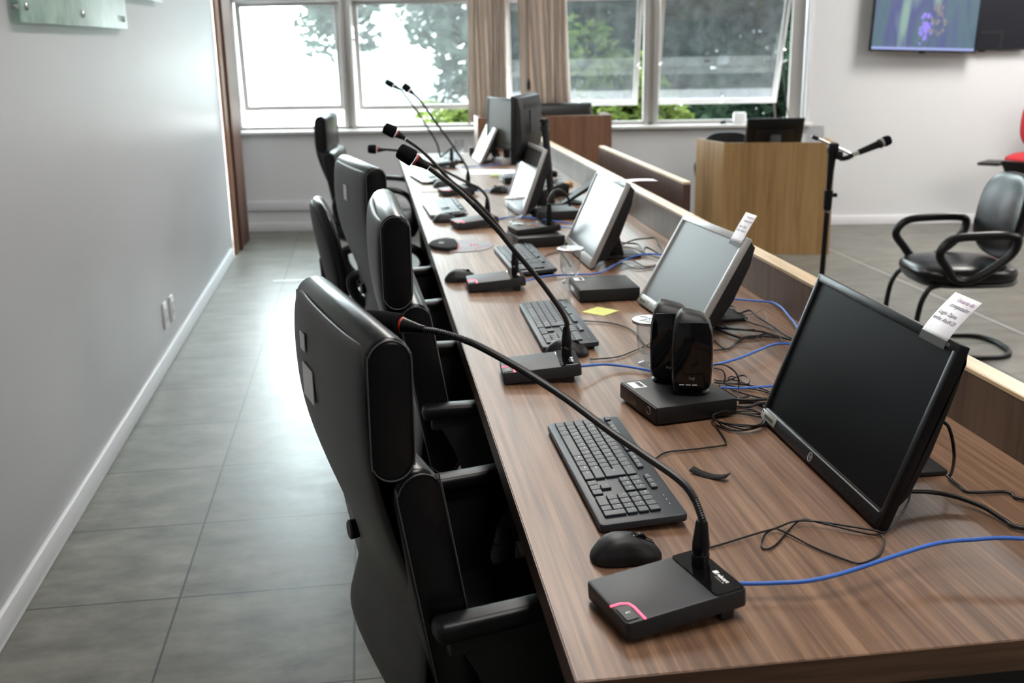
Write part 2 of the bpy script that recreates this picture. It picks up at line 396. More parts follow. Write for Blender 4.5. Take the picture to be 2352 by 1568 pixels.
m = MB(); m.box((1.8, -.012, .217), (3.6, .024, .079), .004); o = m.build('trim_1', M_trim); o.matrix_world = WM; struct(o)
# wooden jamb of the doorway in the side wall
door = thing('door_1', (-1.02, 8.3, 0), 0, None, None); struct(door)
MB().box((.012, -.20, 1.25), (.024, .20, 2.5), .004).build('casing', M_casing, door)
MB().prism([(-.02, -.08), (.030, -.08), (.056, .32), (-.02, .32)], 0, 2.5, .004, 2, axis='z').build('jamb', M_jamb, door)
MB().box((.03, -.075, 1.25), (.03, .06, 2.5), .006).build('door_stop', M_jamb, door)
# floor strips
o = MB().box((3.288, 5.2, .0015), (.016, 4.4, .003)).build('trim_2', mat('worn_joint_strip', (.34,.34,.33), .5), smooth=0); struct(o)
tag(MB().box((-.51, 7.0, .0012), (.30, .028, .0016)).build('floor_strip', M_white, smooth=0), 'short thin white strip across the aisle floor tiles', 'tape')  # thin flat white strip lying across the floor
# window
win = MB()
def fr(s0, s1, z0, z1, d=.10, t=.06, mb=None):
    a, zz0 = adj(s0, z0, d); b, zz1 = adj(s1, z1, d)
    (mb or win).box(((a+b)/2, d, (zz0+zz1)/2), (b-a, t, zz1-zz0), .004)
fr(-.04, 4.52, .822, .862); fr(-.04, 4.52, 2.50, 2.60); fr(-.04, .03, .83, 2.55); fr(4.43, 4.53, .83, 2.55)
fr(-.04, 2.10, 1.822, 1.86); fr(2.1, 4.5, 1.86, 1.90)
w1 = win.build('window_1', M_alum); w1.matrix_world = WM; struct(w1)
for a, b in ((.877, .965), (2.09, 2.17), (3.275, 3.395)):
    m = MB(); fr(a, a+(b-a)*.35, .83, 2.55, .095, .09, m); fr(a+(b-a)*.65, b, .83, 2.55, .095, .09, m); fr(a+.02, b-.02, .83, 2.55, .10, .06, m)
    m.build('mullion', M_alum, w1)
for a, b in ((.03, .877), (.965, 2.09), (2.17, 3.275), (3.395, 4.43)):
    m = MB(); fr(a, b, 1.89, 2.52, .10, .005, m); m.build('top_pane', M_pane, w1, 0)
for k, (a, b, L, tilt, gm) in enumerate(((.03, .877, .86, 3, M_pane), (.965, 2.09, .87, 4, M_pane), (2.17, 3.275, .965, 25, M_paneo), (3.395, 4.43, .965, 25, M_paneo))):
    a2, zh = adj(a, 1.83, .12); b2, _ = adj(b, 1.83, .12); a2 += .008; b2 -= .008
    e = thing('window_%d' % (k+2), (0, 0, 0), 0, None, None); e.matrix_world = WM @ TR(((a2+b2)/2, .14, zh)) @ RX(RD(tilt)); struct(e)
    w = b2-a2; m = MB(); st = .042
    for x in (-w/2+st/2, w/2-st/2): m.box((x, 0, -L/2), (st, .03, L), .003)
    m.box((0, 0, -L+.02), (w-2*st, .03, .04), .003); m.box((0, 0, -.02), (w-2*st, .03, .04), .003)
    m.build('sash_frame', M_alum, e)
    MB().box((0, 0, -L/2), (w-2*st+.01, .005, L-.07)).build('pane', gm, e, 0)
    if tilt > 10:
        m = MB(); m.box((w*.05, -.028, -L+.05), (.012, .012, .07), .003); m.box((w*.05, -.02, -L+.03), (.03, .02, .02), .003); m.build('handle', M_trim, e)
        for sx in (-1, 1): MB().box((sx*(w/2-.02), -.12, -L*.56), (.012, .30, .012), .002, mx=RX(RD(-32))).build('stay_arm', M_alum, e)
m = MB(); m.box((2.27, .035, .8125), (4.70, .19, .025), .006); o = m.build('window_sill', M_stone); o.matrix_world = WM; struct(o)
m = MB(); m.box((2.27, .20, .812), (4.66, .16, .022), .004); o = m.build('trim_4', mat('added_dark_ledge', (.12,.115,.105), .8, noise=.25)); o.matrix_world = WM; struct(o)  # dark outer slab added so the tilted panes reflect less brightness
m = MB(); a, _ = adj(4.55, 1, .05); m.box((4.585, .09, 1.7), (.03, .2, 1.8), .003); o = m.build('trim_3', M_trim); o.matrix_world = WM; struct(o)

# unseen fill lights added under the ceiling to brighten the room
def fill_light(x, y, e):
    t = thing('added_fill_light', (x, y, 2.8), 0, None, None, 'added fill lights')
    tag(t, 'unseen rectangular fill light added above the room', 'fill light')
    m = MB(); 
    for sx, sy, dx, dy in ((-.32, 0, .03, 1.27), (.32, 0, .03, 1.27), (0, -.62, .61, .03), (0, .62, .61, .03)): m.box((sx, sy, -.02), (dx, dy, .04), .003)
    m.build('frame', M_trim, t)
    MB().box((0, 0, -.008), (.6, 1.2, .012)).build('diffuser', mat('fill_diffuser_%d' % (e*10), (.9,.9,.88), .5, emit=(1,.95,.89), es=e), t, 0)
FILL_LIGHTS = [(.62, 1.5, 7), (.62, 3.9, 8), (.62, 6.2, 7), (5.0, 3.2, 15), (4.6, 6.6, 17), (6.6, 2.2, 15), (6.6, 6.6, 10), (2.7, -1.5, 10)]
for x, y, e in FILL_LIGHTS: fill_light(x, y, e)

# ---------------------------------------------------------------- outside
struct(MB().box((4, 45, -.75), (90, 69, .1)).build('ground', mat('pale_ground', (.55,.55,.52), .9), smooth=0))
def foliage(n, cx, cy, cz, rx, ry, rz, sz, seed, shell=.5):
    rnd = random.Random(seed); vs = []; fs = []
    blobs = [(cx+rnd.uniform(-1, 1)*rx*.62, cy+rnd.uniform(-1, 1)*ry*.6, cz+rnd.uniform(-1, 1)*rz*.62, rnd.uniform(.22, .46)) for _ in range(26)]
    for i in range(n):
        bx, by, bz, br = rnd.choice(blobs)
        th = rnd.uniform(0, 2*pi); ph = math.acos(rnd.uniform(-1, 1)); r = br*rnd.uniform(.35, 1)**.5
        p = V((bx+rx*r*sin(ph)*cos(th), by+ry*r*sin(ph)*sin(th), bz+rz*r*cos(ph)))
        a = V((rnd.gauss(0, 1), rnd.gauss(0, 1), rnd.gauss(0, .6))).normalized(); b = a.orthogonal().normalized()
        b.rotate(Matrix.Rotation(rnd.uniform(0, 6.3), 3, a)); s = sz*rnd.uniform(.6, 1.3); o = len(vs)
        vs += [p-a*s, p+b*s*.38, p+a*s, p-b*s*.38]; fs.append((o, o+1, o+2, o+3))
    return vs, fs
def tree(name, label, x, y, z, rx, ry, rz, n, sz, ml, seed, group='trees outside the window', cat='tree', trunk=.12):
    t = thing(name, (x, y, -.7), 0, label, cat, group)
    m = MB(); m.add(*foliage(n, 0, 0, z+.7, rx, ry, rz, sz, seed)); m.build('foliage', ml, t, 0)
    m = MB(); rnd = random.Random(seed)
    m.tube(cr([(0, 0, 0), (.05, .02, (z+.7)*.5), (0, 0, z+.7)], 5), [trunk*(1-.04*i) for i in range(11)], 10)
    for k in range(5):
        a = rnd.uniform(0, 6.3); m.tube(cr([(0, 0, (z+.7)*.5+.1*k), (cos(a)*rx*.3, sin(a)*ry*.3, z+.7), (cos(a)*rx*.6, sin(a)*ry*.6, z+.7+rz*.4)], 4), [trunk*.45*(1-.09*i) for i in range(9)], 6)
    m.build('trunk', M_bark, t)
tree('tree', 'dark tree speckled with sky behind the second window bay', 1.85, 14.0, 1.75, 1.7, 1.2, 1.9, 7600, .11, M_leafd, 1)
tree('tree', 'dark tree seen through the tilted pane right of the curtains', 3.7, 13.2, 1.8, 1.7, 1.2, 2.3, 9000, .11, M_leafd, 2)
tree('tree', 'dark dense tree seen through the rightmost tilted pane', 5.9, 13.0, 1.6, 1.8, 1.3, 2.3, 9000, .11, M_leafd, 3)
tree('tree', 'far pale tree beyond the white glare of the left window bay', -.35, 21, 2.2, 1.0, 1.0, 1.1, 1600, .13, M_leafd, 4)
def bush(label, x, y, z, rx, ry, rz, n, seed, ml):
    tree('shrub', label, x, y, z, rx, ry, rz, n, .065, ml, seed, 'shrubs under the window', 'shrub', .03)
bush('bright green shrub below the second window bay, left of curtains', 1.05, 10.6, .42, .75, .4, .55, 2600, 11, M_leafb)
bush('bright green shrub showing beside the middle mullion', 2.55, 10.3, .75, .8, .4, .95, 5200, 12, M_leafb)
bush('dark green shrub under the rightmost window bay', 3.95, 9.9, .65, .9, .4, 1.0, 5200, 13, M_leafd)
# neighbouring building; the sill's pane reflection is imitated by its pale ledge
nb = thing('building', (6.0, 22, -.7), RD(-6), 'grey neighbouring building with an added pale ledge beyond the trees', 'building')
MB().box((2, 0, 2.5), (15, 3, 5.0)).build('facade', mat('dark_render', (.16,.17,.17), .9), nb)
MB().box((2, -1.55, 1.9), (15, .16, .55), .02).build('reflection_band', mat('pale_reflection', (.55,.53,.50), .9), nb)
nb2 = thing('building', (-1.6, 27, -.7), 0, 'low white building in the glare left of the first mullion', 'building')
MB().box((1.0, 0, 1.6), (2.2, 2, 3.2)).build('facade', mat('white_render', (.75,.75,.75), .9), nb2)
MB().box((1.0, -1.02, 1.9), (1.6, .06, .7)).build('window', mat('dull_blue_glass', (.35,.4,.42), .4), nb2)

# ---------------------------------------------------------------- curtains
def curtain(name, label, s0, s1, z0, folds, amp, seed, lean=0):
    rnd = random.Random(seed); N = folds*8; K = 16; vs = []; fs = []
    ph = [rnd.uniform(.7, 1.3) for _ in range(N+1)]
    for k in range(K+1):
        v = k/K; z = 2.62-(2.62-z0)*v
        for i in range(N+1):
            u = i/N; g = 1+.12*(1-v)
            s = (s0+s1)/2+(u-.5)*(s1-s0)*g + lean*v*v + .012*sin(9*u+4*v)
            d = -.075+amp*ph[i]*sin(2*pi*folds*u+.5*sin(2.3*v+seed))*(.75+.35*v)
            vs.append((s, d, z + (.02*sin(7*u) if k == K else 0)))
    for k in range(K):
        for i in range(N):
            a = k*(N+1)+i; fs.append((a, a+1, a+N+2, a+N+1))
    o = MB().add(vs, fs).build(name, M_curtain, None, 180); o.matrix_world = WM
    sd = o.modifiers.new('thickness', 'SOLIDIFY'); sd.thickness = .003
    tag(o, label, 'curtain', 'curtains on the window'); return o
curtain('curtain', 'taupe curtain gathered in vertical folds, left of the two', 1.90, 2.20, .86, 5, .055, 3, -.01)
curtain('curtain', 'taupe curtain gathered in vertical folds, right of the two', 2.28, 2.66, .98, 5, .06, 5, .04)
c = MB(); c.tube(cr([(2.36, -.13, 2.5), (2.362, -.13, 1.8), (2.366, -.13, 1.2)], 4), .002, 6); c.lathe([(0, 0), (.012, .01), (.014, .05), (.004, .09), (0, .095)], 10, TR((2.366, -.13, 1.12)))
o = c.build('pull_cord', M_cable); o.matrix_world = WM; tag(o, 'thin cord with a small black pull hanging before the right curtain', 'cord')
c = MB(); c.box((4.055, .03, .872), (.10, .05, .085), .012); o = c.build('white_box', M_trim); o.matrix_world = WM; tag(o, 'small white plastic box standing on the window sill', 'box')
c = MB(); c.box((3.92, .0, .833), (.05, .02, .012), .004); c.cyl((3.90, 0, .838), (3.94, .0, .85), .006); o = c.build('window_latch', M_plast); o.matrix_world = WM; tag(o, 'small black latch piece lying on the window sill', 'latch')
c = MB(); c.tube(cr([(4.40, .02, 2.0), (4.37, .0, 1.4), (4.41, -.02, 1.0), (4.45, -.04, .80), (4.47, -.03, .5), (4.46, -.02, .3)], 6), .0035, 6); o = c.build('hanging_wire', M_cable); o.matrix_world = WM; tag(o, 'thin black cord hanging down beside the window and over the sill', 'cord')

# ---------------------------------------------------------------- wall fittings
def outlet(y, z, label):
    t = thing('wall_outlet', (-1.02, y, z), 0, label, 'outlet', 'wall outlets')
    MB().box((.005, 0, 0), (.010, .075, .125), .004).build('cover_plate', M_trim, t)
    MB().box((.011, 0, 0), (.004, .034, .075), .002).build('insert', M_wall, t)
    for dz in (-.02, .02):
        m = MB()
        for dy in (-.009, 0, .009): m.cyl((.0128, dy, dz+(.004 if dy == 0 else 0)), (.0135, dy, dz+(.004 if dy == 0 else 0)), .0024, n=8)
        m.build('socket', M_plast, t)
outlet(5.20, .243, 'white wall outlet low on the side wall, nearer of the pair')
outlet(5.385, .236, 'white wall outlet low on the side wall, farther of the pair')
def sign(y0, y1, z0, z1, pegs, label):
    t = thing('glass_sign', (-1.02, (y0+y1)/2, z0), 0, label, 'sign', 'glass wall signs')
    MB().box((.034, 0, (z1-z0)/2), (.008, y1-y0, z1-z0), .002).build('panel', M_sign, t)
    for py, pz in pegs: MB().cyl((0, py-(y0+y1)/2, pz-z0), (.03, py-(y0+y1)/2, pz-z0), .011).cyl((.03, py-(y0+y1)/2, pz-z0), (.046, py-(y0+y1)/2, pz-z0), .0125, b=.002).build('standoff', M_chrome, t)
sign(3.436, 4.908, 1.573, 2.15, [(3.475, 1.62), (4.15, 1.615), (4.83, 1.612)], 'greenish glass sign panel on chrome standoffs, top left of view')
sign(5.0, 5.826, 1.713, 2.15, [(5.05, 2.1), (5.78, 2.1)], 'corner of a second glass panel higher on the side wall')

# ---------------------------------------------------------------- televisions on the far wall
def tv(s0, s1, z0, d, roll, label, pic):
    w = s1-s0; h = .56
    t = thing('television', WM @ V((s0, -d, z0)), 0, label, 'television', 'televisions on the far wall')
    t.rotation_euler = (WM.to_3x3() @ Matrix.Rotation(RD(roll), 3, 'Y')).to_euler()
    MB().box((w/2, .02, h/2), (w, .035, h), .006).build('cabinet', M_plastm, t)
    f = MB()
    for c, dd in (((w/2, -.001, .007), (w, .012, .014)), ((w/2, -.001, h-.006), (w, .012, .012)), ((.006, -.001, h/2), (.012, .012, h)), ((w-.006, -.001, h/2), (.012, .012, h))): f.box(c, dd, .002)
    f.build('bezel', M_plast, t)
    MB().box((w/2, .06, h/2), (.2, .06, .2), .01).build('wall_mount', M_plast, t)
    s = MB().box((w/2, .0, h/2), (w-.022, .004, h-.022)).build('screen', pic, t, 0)
    m = MB(); m.box((w*.5, .004, -.006), (.05, .012, .012), .003); m.build('sensor', M_plast, t)
    return t, w, h
def m_lav():
    m = bpy.data.materials.new('lavender_field_picture'); m.use_nodes = True; nt = m.node_tree; L = nt.links; b = nt.nodes['Principled BSDF']
    tc = nt.nodes.new('ShaderNodeTexCoord'); mp = nt.nodes.new('ShaderNodeMapping'); mp.inputs['Scale'].default_value = (6, 1, 1.0); L.new(tc.outputs['Object'], mp.inputs['Vector'])
    nz = nt.nodes.new('ShaderNodeTexNoise'); nz.inputs['Scale'].default_value = 1.1; nz.inputs['Detail'].default_value = 2; L.new(mp.outputs['Vector'], nz.inputs['Vector'])
    c = nt.nodes.new('ShaderNodeValToRGB'); e = c.color_ramp.elements; e[0].position = .3; e[0].color = (.028,.045,.095,1); e[1].position = .72; e[1].color = (.13,.20,.17,1)
    x = e.new(.44); x.color = (.05,.085,.105,1); x = e.new(.58); x.color = (.045,.05,.13,1)
    L.new(nz.outputs['Fac'], c.inputs['Fac']); L.new(c.outputs['Color'], b.inputs['Emission Color']); b.inputs['Emission Strength'].default_value = 1.0
    b.inputs['Base Color'].default_value = (.01,.01,.012,1); b.inputs['Roughness'].default_value = .3; return m
t1, tw, th = tv(5.005, 5.815, 1.375, .13, 2.2, 'wall television showing lavender flowers on a blurred field', m_lav())
def em(name, c, s=1.0): return mat(name, (.01,.01,.01), .4, emit=c, es=s)
m = MB(); m.box((tw/2, -.0028, .022), (tw-.024, .0014, .022)); m.build('taskbar', em('taskbar_glow', (.17,.20,.38)), t1, 0)
rnd = random.Random(5); fl = MB(); st = MB(); bd = MB()
st.tube(cr([(.42, -.0034, .035), (.44, -.0034, .11), (.47, -.0034, .20), (.50, -.0034, .40)], 5), .0035, 6, flat=.2); st.tube(cr([(.35, -.0034, .06), (.37, -.0034, .13), (.40, -.0034, .25)], 5), .003, 6, flat=.2)
for k in range(30):
    x, z = rnd.gauss(.405, .022), rnd.gauss(.18, .038)
    fl.ball((x, -.0036, z), (rnd.uniform(.008, .018), .0006, rnd.uniform(.010, .022)), 8, 5)
for k in range(26):
    x, z = rnd.gauss(.475, .022)+rnd.uniform(-.02, .05), rnd.uniform(.12, .36)
    bd.ball((x, -.0038, z), (rnd.uniform(.005, .012), .0006, rnd.uniform(.010, .02)), 8, 5)
fl.build('lavender_petals', em('petal_glow', (.15,.12,.42)), t1); st.build('flower_stems', em('stem_glow', (.12,.18,.07)), t1); bd.build('flower_buds', em('bud_glow', (.12,.11,.12)), t1)
t2, tw2, th2 = tv(5.55, 6.24, 1.365, .055, .4, 'dark switched-off wall television right of the lavender picture', mat('dark_tv_screen', (.012,.013,.018), .25, noise=.02))
m = MB(); m.box((.41, -.003, .135), (.17, .001, .018)); m.box((.485, -.003, .065), (.02, .001, .12)); m.build('picture_lines', mat('dark_lines', (.003,.004,.008), .5), t2, 0)

# ---------------------------------------------------------------- main desk
DY0, DY1, DZ = 1.104, 7.51, .75
desk = thing('conference_desk', (.67, 4.3, 0), 0, 'long walnut conference desk running from the foreground to the windows', 'desk')
D = lambda x, y, z: (x-.67, y-4.3, z)
MB().box(D(.675, (DY0+DY1)/2, .7275), (.918, DY1-DY0, .045), .0012, 1).build('tabletop', M_desk, desk)
m = MB(); m.box(D(.675, DY0-.0006, .7275), (.917, .0014, .043)); m.build('end_edging', M_deskx, desk, 0)
m = MB(); m.box(D(.2155, (DY0+DY1)/2, .7275), (.0014, DY1-DY0-.002, .043)); m.build('side_edging', M_edge, desk, 0)
MB().box(D(1.156, (DY0+DY1)/2, .43), (.044, DY1-DY0, .86), .001, 1).build('back_screen', M_scr, desk)
MB().box(D(1.156, (DY0+DY1)/2, .8655), (.046, DY1-DY0+.002, .011), .002, 1).build('screen_edging', M_maple, desk)
for y in (1.22, 3.0, 4.75, 7.40): MB().box(D(.73, y, .352), (.79, .03, .705), .002, 1).build('leg_panel', M_plastm, desk)
MB().box(D(1.118, 4.3, .30), (.026, 6.2, .62)).build('modesty_panel', M_scr, desk)

# ---------------------------------------------------------------- podium desk, counter, partition
pod = thing('wooden_podium_desk', (2.84, 7.33, 0), 0, 'light oak boxed desk with a monitor on it, right of the aisle', 'desk')
PC = [(2.472, 7.25), (3.205, 7.06), (3.31, 7.44), (2.40, 7.66)]
def quad(P, z0, z1): return MB().prism([(x-2.84, y-7.33) for x, y in P], z0, z1, axis='z')
def wall_between(a, b, t, z1):
    a, b = V(a), V(b); n = V((-(b-a).y, (b-a).x)).normalized()*t
    return quad([a, b, b+n, a+n], 0, z1)
for (i, j, nm) in ((0, 1, 'front_panel'), (1, 2, 'side_panel'), (3, 0, 'side_panel')): wall_between(PC[i], PC[j], .02, .785).build(nm, M_oak, pod, 0)
quad([(2.50, 7.27), (3.19, 7.09), (3.27, 7.44), (2.44, 7.64)], .712, .73).build('worktop', M_oak, pod, 0)
cn = thing('wooden_counter', (1.275, 7.66, 0), RD(-1.5), 'tall brown laminate counter at the far end of the desk', 'counter')
MB().box((0, 0, .487), (.97, .03, .975), .0015, 1).build('front_panel', M_brown, cn)
for sx in (-.47, .47): MB().box((sx, .16, .487), (.03, .29, .975), .0015, 1).build('side_panel', M_brown, cn)
MB().box((0, .17, .72), (.91, .30, .022)).build('worktop', M_brown, cn)
pt = thing('low_partition', (1.356, 5.29, 0), 0, 'narrow brown board with a pale top edge rising behind the desk screen', 'partition')
MB().box((0, 0, .445), (.032, 1.70, .89), .001, 1).build('board', M_part, pt)
MB().box((0, 0, .895), (.034, 1.702, .011), .001, 1).build('top_edging', M_maple, pt)

# ================================================================ CHAIRS
def director(arms='bar'):
    t = thing('director_chair', (0, 0, 0), 0, '-', 'chair')
    # headrest and back cushion: thick slabs with round ends and stitched rims
    hp = stadium(-.262, .882, -.260, 1.100, .072)
    h = MB().prism(hp, -.235, .235, .010, 3).build('headrest_cushion', M_leather, t)
    bp = stadium(-.160, .47, -.232, .895, .078)
    b = MB().prism(bp, -.232, .232, .010, 3).build('back_cushion', M_leather, t)
    for nm, prof, hw, par in (('seam', hp, .2325, h), ('seam', bp, .2295, b)):
        cx = sum(p[0] for p in prof)/len(prof); cz = sum(p[1] for p in prof)/len(prof)
        for sy in (-1, 1):
            m = MB(); pts = [(cx+(p[0]-cx)*.90, sy*(hw+.0028), cz+(p[1]-cz)*.965) for p in prof]
            m.tube(cr(pts, 2, True), .0012, 5, closed=True); m.build(nm, M_stitch, par)
    # moulded outer shell
    pr = [(-.304, 1.088, .225), (-.315, 1.05, .234), (-.316, .95, .235), (-.306, .86, .232), (-.270, .75, .216), (-.236, .66, .200), (-.226, .60, .195), (-.236, .54, .208), (-.250, .48, .228), (-.245, .42, .238), (-.205, .375, .238), (-.14, .355, .235), (0, .35, .23), (.18, .355, .22)]
    vs = []; fs = []; NJ = 10
    for x, z, w in pr:
        for j in range(NJ+1):
            u = -1+2*j/NJ; vs.append((x+.012*abs(u)**3, u*w, z))
    for i in range(len(pr)-1):
        for j in range(NJ):
            a = i*(NJ+1)+j; fs.append((a, a+1, a+NJ+2, a+NJ+1))
    sh = MB().add(vs, fs).build('back_shell', M_leatherb, t, 180)
    sd = sh.modifiers.new('thickness', 'SOLIDIFY'); sd.thickness = .016; sd.offset = -1
    sb = sh.modifiers.new('round', 'SUBSURF'); sb.levels = 1; sb.render_levels = 2
    prof = [(-.20, .375), (.20, .372), (.255, .39), (.275, .425), (.255, .458), (.18, .470), (-.05, .462), (-.20, .470)]
    MB().prism(prof, -.235, .235, .018, 3).build('seat_cushion', M_leather, t, 50)
    if arms == 'bar':
        for sy in (-1, 1):
            a = MB().box((.01, sy*.262, .645), (.46, .048, .034), .012, 3).build('armrest', M_plast, t)
            MB().box((.0, sy*.262, .615), (.40, .026, .028), .006).build('arm_rail', M_plastm, a)
            sp = [(-.18, .61), (.14, .61), (.09, .54), (.07, .47), (.09, .40), (.15, .34), (-.20, .34), (-.15, .42), (-.13, .49), (-.15, .55)]
            MB().prism(sp, sy*.262-.013, sy*.262+.013, .004, 2).build('arm_support', M_plastm, t)
            MB().cyl((-.200, .185, .62), (-.238, .185, .62), .016, .019, b=.003).build('knob', M_plast, t) if sy > 0 else None
    else:
        for sy in (-1, 1):
            P = [(-.19, sy*.25, .50), (-.20, sy*.262, .60), (-.13, sy*.268, .665), (.05, sy*.27, .68), (.20, sy*.268, .655), (.255, sy*.262, .57), (.23, sy*.25, .46), (.12, sy*.235, .395)]
            MB().tube(cr(P, 6), .017, 10).build('armrest', M_plast, t)
    MB().cyl((0, 0, .12), (0, 0, .34), .028).cyl((0, 0, .08), (0, 0, .20), .036).build('gas_column', M_plastm, t)
    MB().box((-.02, 0, .335), (.24, .16, .035), .01).build('tilt_mechanism', M_plastm, t)
    for k in range(5):
        a = 2*pi*k/5+.3; c, s_ = cos(a), sin(a)
        l = MB().tube([(.02*c, .02*s_, .105), (.15*c, .15*s_, .095), (.285*c, .285*s_, .070)], [.026, .022, .015], 8).build('base_leg', M_plastm, t)
        w = MB()
        for q in (-.014, .014):
            cx, cy = .285*c - q*s_, .285*s_ + q*c
            w.cyl((cx+.008*s_, cy-.008*c, .026), (cx-.008*s_, cy+.008*c, .026), .026, b=.004)
        w.build('caster', M_plast, l)
    return t
ch = director()
CG = 'director chairs along the desk'
ch.location = (.206, 1.73, 0); ch.rotation_euler = (0, 0, RD(15)); ch['label'] = 'nearest black leather director chair, white stickers on its back'; ch['group'] = CG
ch2 = dup(ch, (.305, 2.60, .028), RD(2), 'black director chair second from the camera, half hidden by the nearest one', CG)
ch3 = dup(ch, (.225, 3.68, .02), RD(13), 'black director chair third from camera with a pale label on headrest back', CG)
for o in (ch2, ch3):       # raised seats: the column reaches down to the same base
    dz = o.location.z
    for c in o.children:
        if c.name.startswith(('base_leg',)): c.location.z -= dz
        if c.name.startswith('gas_column'): c.location.z -= dz
ch5 = director('loop'); ch5.location = (.03, 6.52, .0); ch5.rotation_euler = (0, 0, RD(-7)); ch5['label'] = 'farthest black chair with headrest and curved loop arms, near the window'; ch5['group'] = CG
ch6 = dup(ch, (1.46, 8.18, -.0), RD(83), 'black chair headrest peeking over the brown counter', None, ('knob', 'label_sticker')); ch6.scale = (1, 1, .955)
def stick(par, y, z, w, h, txt=False):
    s = MB().box((-.3165, y, z), (.0016, w, h)).build('sticker', M_label, par, 0)
stick(ch, .09, 1.02, .035, .030); stick(ch, .065, .955, .075, .058)
stick(ch3, -.02, 1.0, .045, .05)
def visitor(fab=M_leather, fr_=M_plast):
    t = thing('visitor_chair', (0, 0, 0), 0, '-', 'chair')
    MB().ball((.01, 0, .425), (.245, .24, .055), 40, 14, .62).build('seat_pad', fab, t, 60)
    MB().ball((.0, 0, .385), (.240, .235, .022), 40, 8, .6).build('seat_shell', M_plastm, t, 60)
    m = MB(); m.ball((0, 0, 0), (.036, .225, .215), 36, 18, .68)
    T = TR((-.205, 0, .69)) @ RY(RD(-10)); m.v = [tuple(T @ (V(p)+V((abs(p[1])**2*.7, 0, 0)))) for p in m.v]
    m.build('back_pad', fab, t, 60)
    m = MB(); m.ball((-.02, 0, 0), (.022, .215, .205), 36, 14, .68); m.v = [tuple(T @ (V(p)+V((abs(p[1])**2*.7, 0, 0)))) for p in m.v]
    m.build('back_shell', M_plastm, t, 60)
    m = MB(); m.tube(cr([(-.02, 0, .405), (-.16, 0, .40), (-.205, 0, .43), (-.228, 0, .52), (-.238, 0, .66)], 5), .024, 8, flat=.4); m.build('back_bracket', M_plastm, t)
    for sy in (-1, 1):
        P = [(.165, sy*.275, .625), (.215, sy*.278, .56), (.175, sy*.268, .49), (.12, sy*.255, .425), (.03, sy*.255, .43), (-.10, sy*.268, .53), (-.135, sy*.275, .60), (-.11, sy*.275, .637), (.04, sy*.275, .640)]
        MB().tube(cr(P, 5, True), .0205, 10, closed=True).build('armrest', fr_, t)
    P = [(-.16, .19, .385), (.16, .195, .385), (.235, .2, .34), (.262, .2, .22), (.262, .2, .09), (.235, .2, .02), (.15, .2, .013), (-.10, .2, .013), (-.20, .17, .013), (-.245, .08, .013), (-.25, 0, .013)]
    P = P+[(x, -y, z) for x, y, z in P[-2::-1]]
    MB().tube(cr(P, 5), .0125, 10).build('cantilever_frame', fr_, t)
    return t
vc = visitor(); vc.location = (2.80, 4.70, 0); vc.scale = (1, 1, .95); vc.rotation_euler = (0, 0, RD(173)); vc['label'] = 'black visitor chair with loop arms standing alone right of the desk'
dup(vc, (.03, 4.35, 0), RD(4), 'low-backed black loop-arm chair in the aisle behind the director chairs', None, (), (1, 1, 1))
v3 = dup(vc, (2.76, 7.92, 0), RD(-100), 'black chair back just showing above the oak desk', None); v3.scale = (.9, .9, .87)
# red lecture chair
rc = visitor(M_redfab, M_plast); rc.name = 'lecture_chair'; rc.location = (5.04, 7.48, .135); rc.rotation_euler = (0, 0, RD(222)); rc['label'] = 'red upholstered chair with black writing tablet at right edge'
for c in list(rc.children):
    if c.name.startswith('armrest'): bpy.data.objects.remove(c)
    elif c.name.startswith('cantilever'): c.location.z = -.135
MB().box((.16, -.30, .405), (.26, .16, .022), .008).build('writing_tablet', M_plast, rc)
MB().prism([(.34, .44), (.16, .30), (-.10, .36), (-.1, .44)], -.2, .2, .01).build('under_seat_shell', M_plast, rc)
MB().tube(cr([(.0, -.18, .37), (.06, -.24, .385), (.12, -.28, .40)], 5), .014, 8).build('tablet_arm', M_plast, rc)

# ================================================================ DESK DEVICES
TZ = .7502
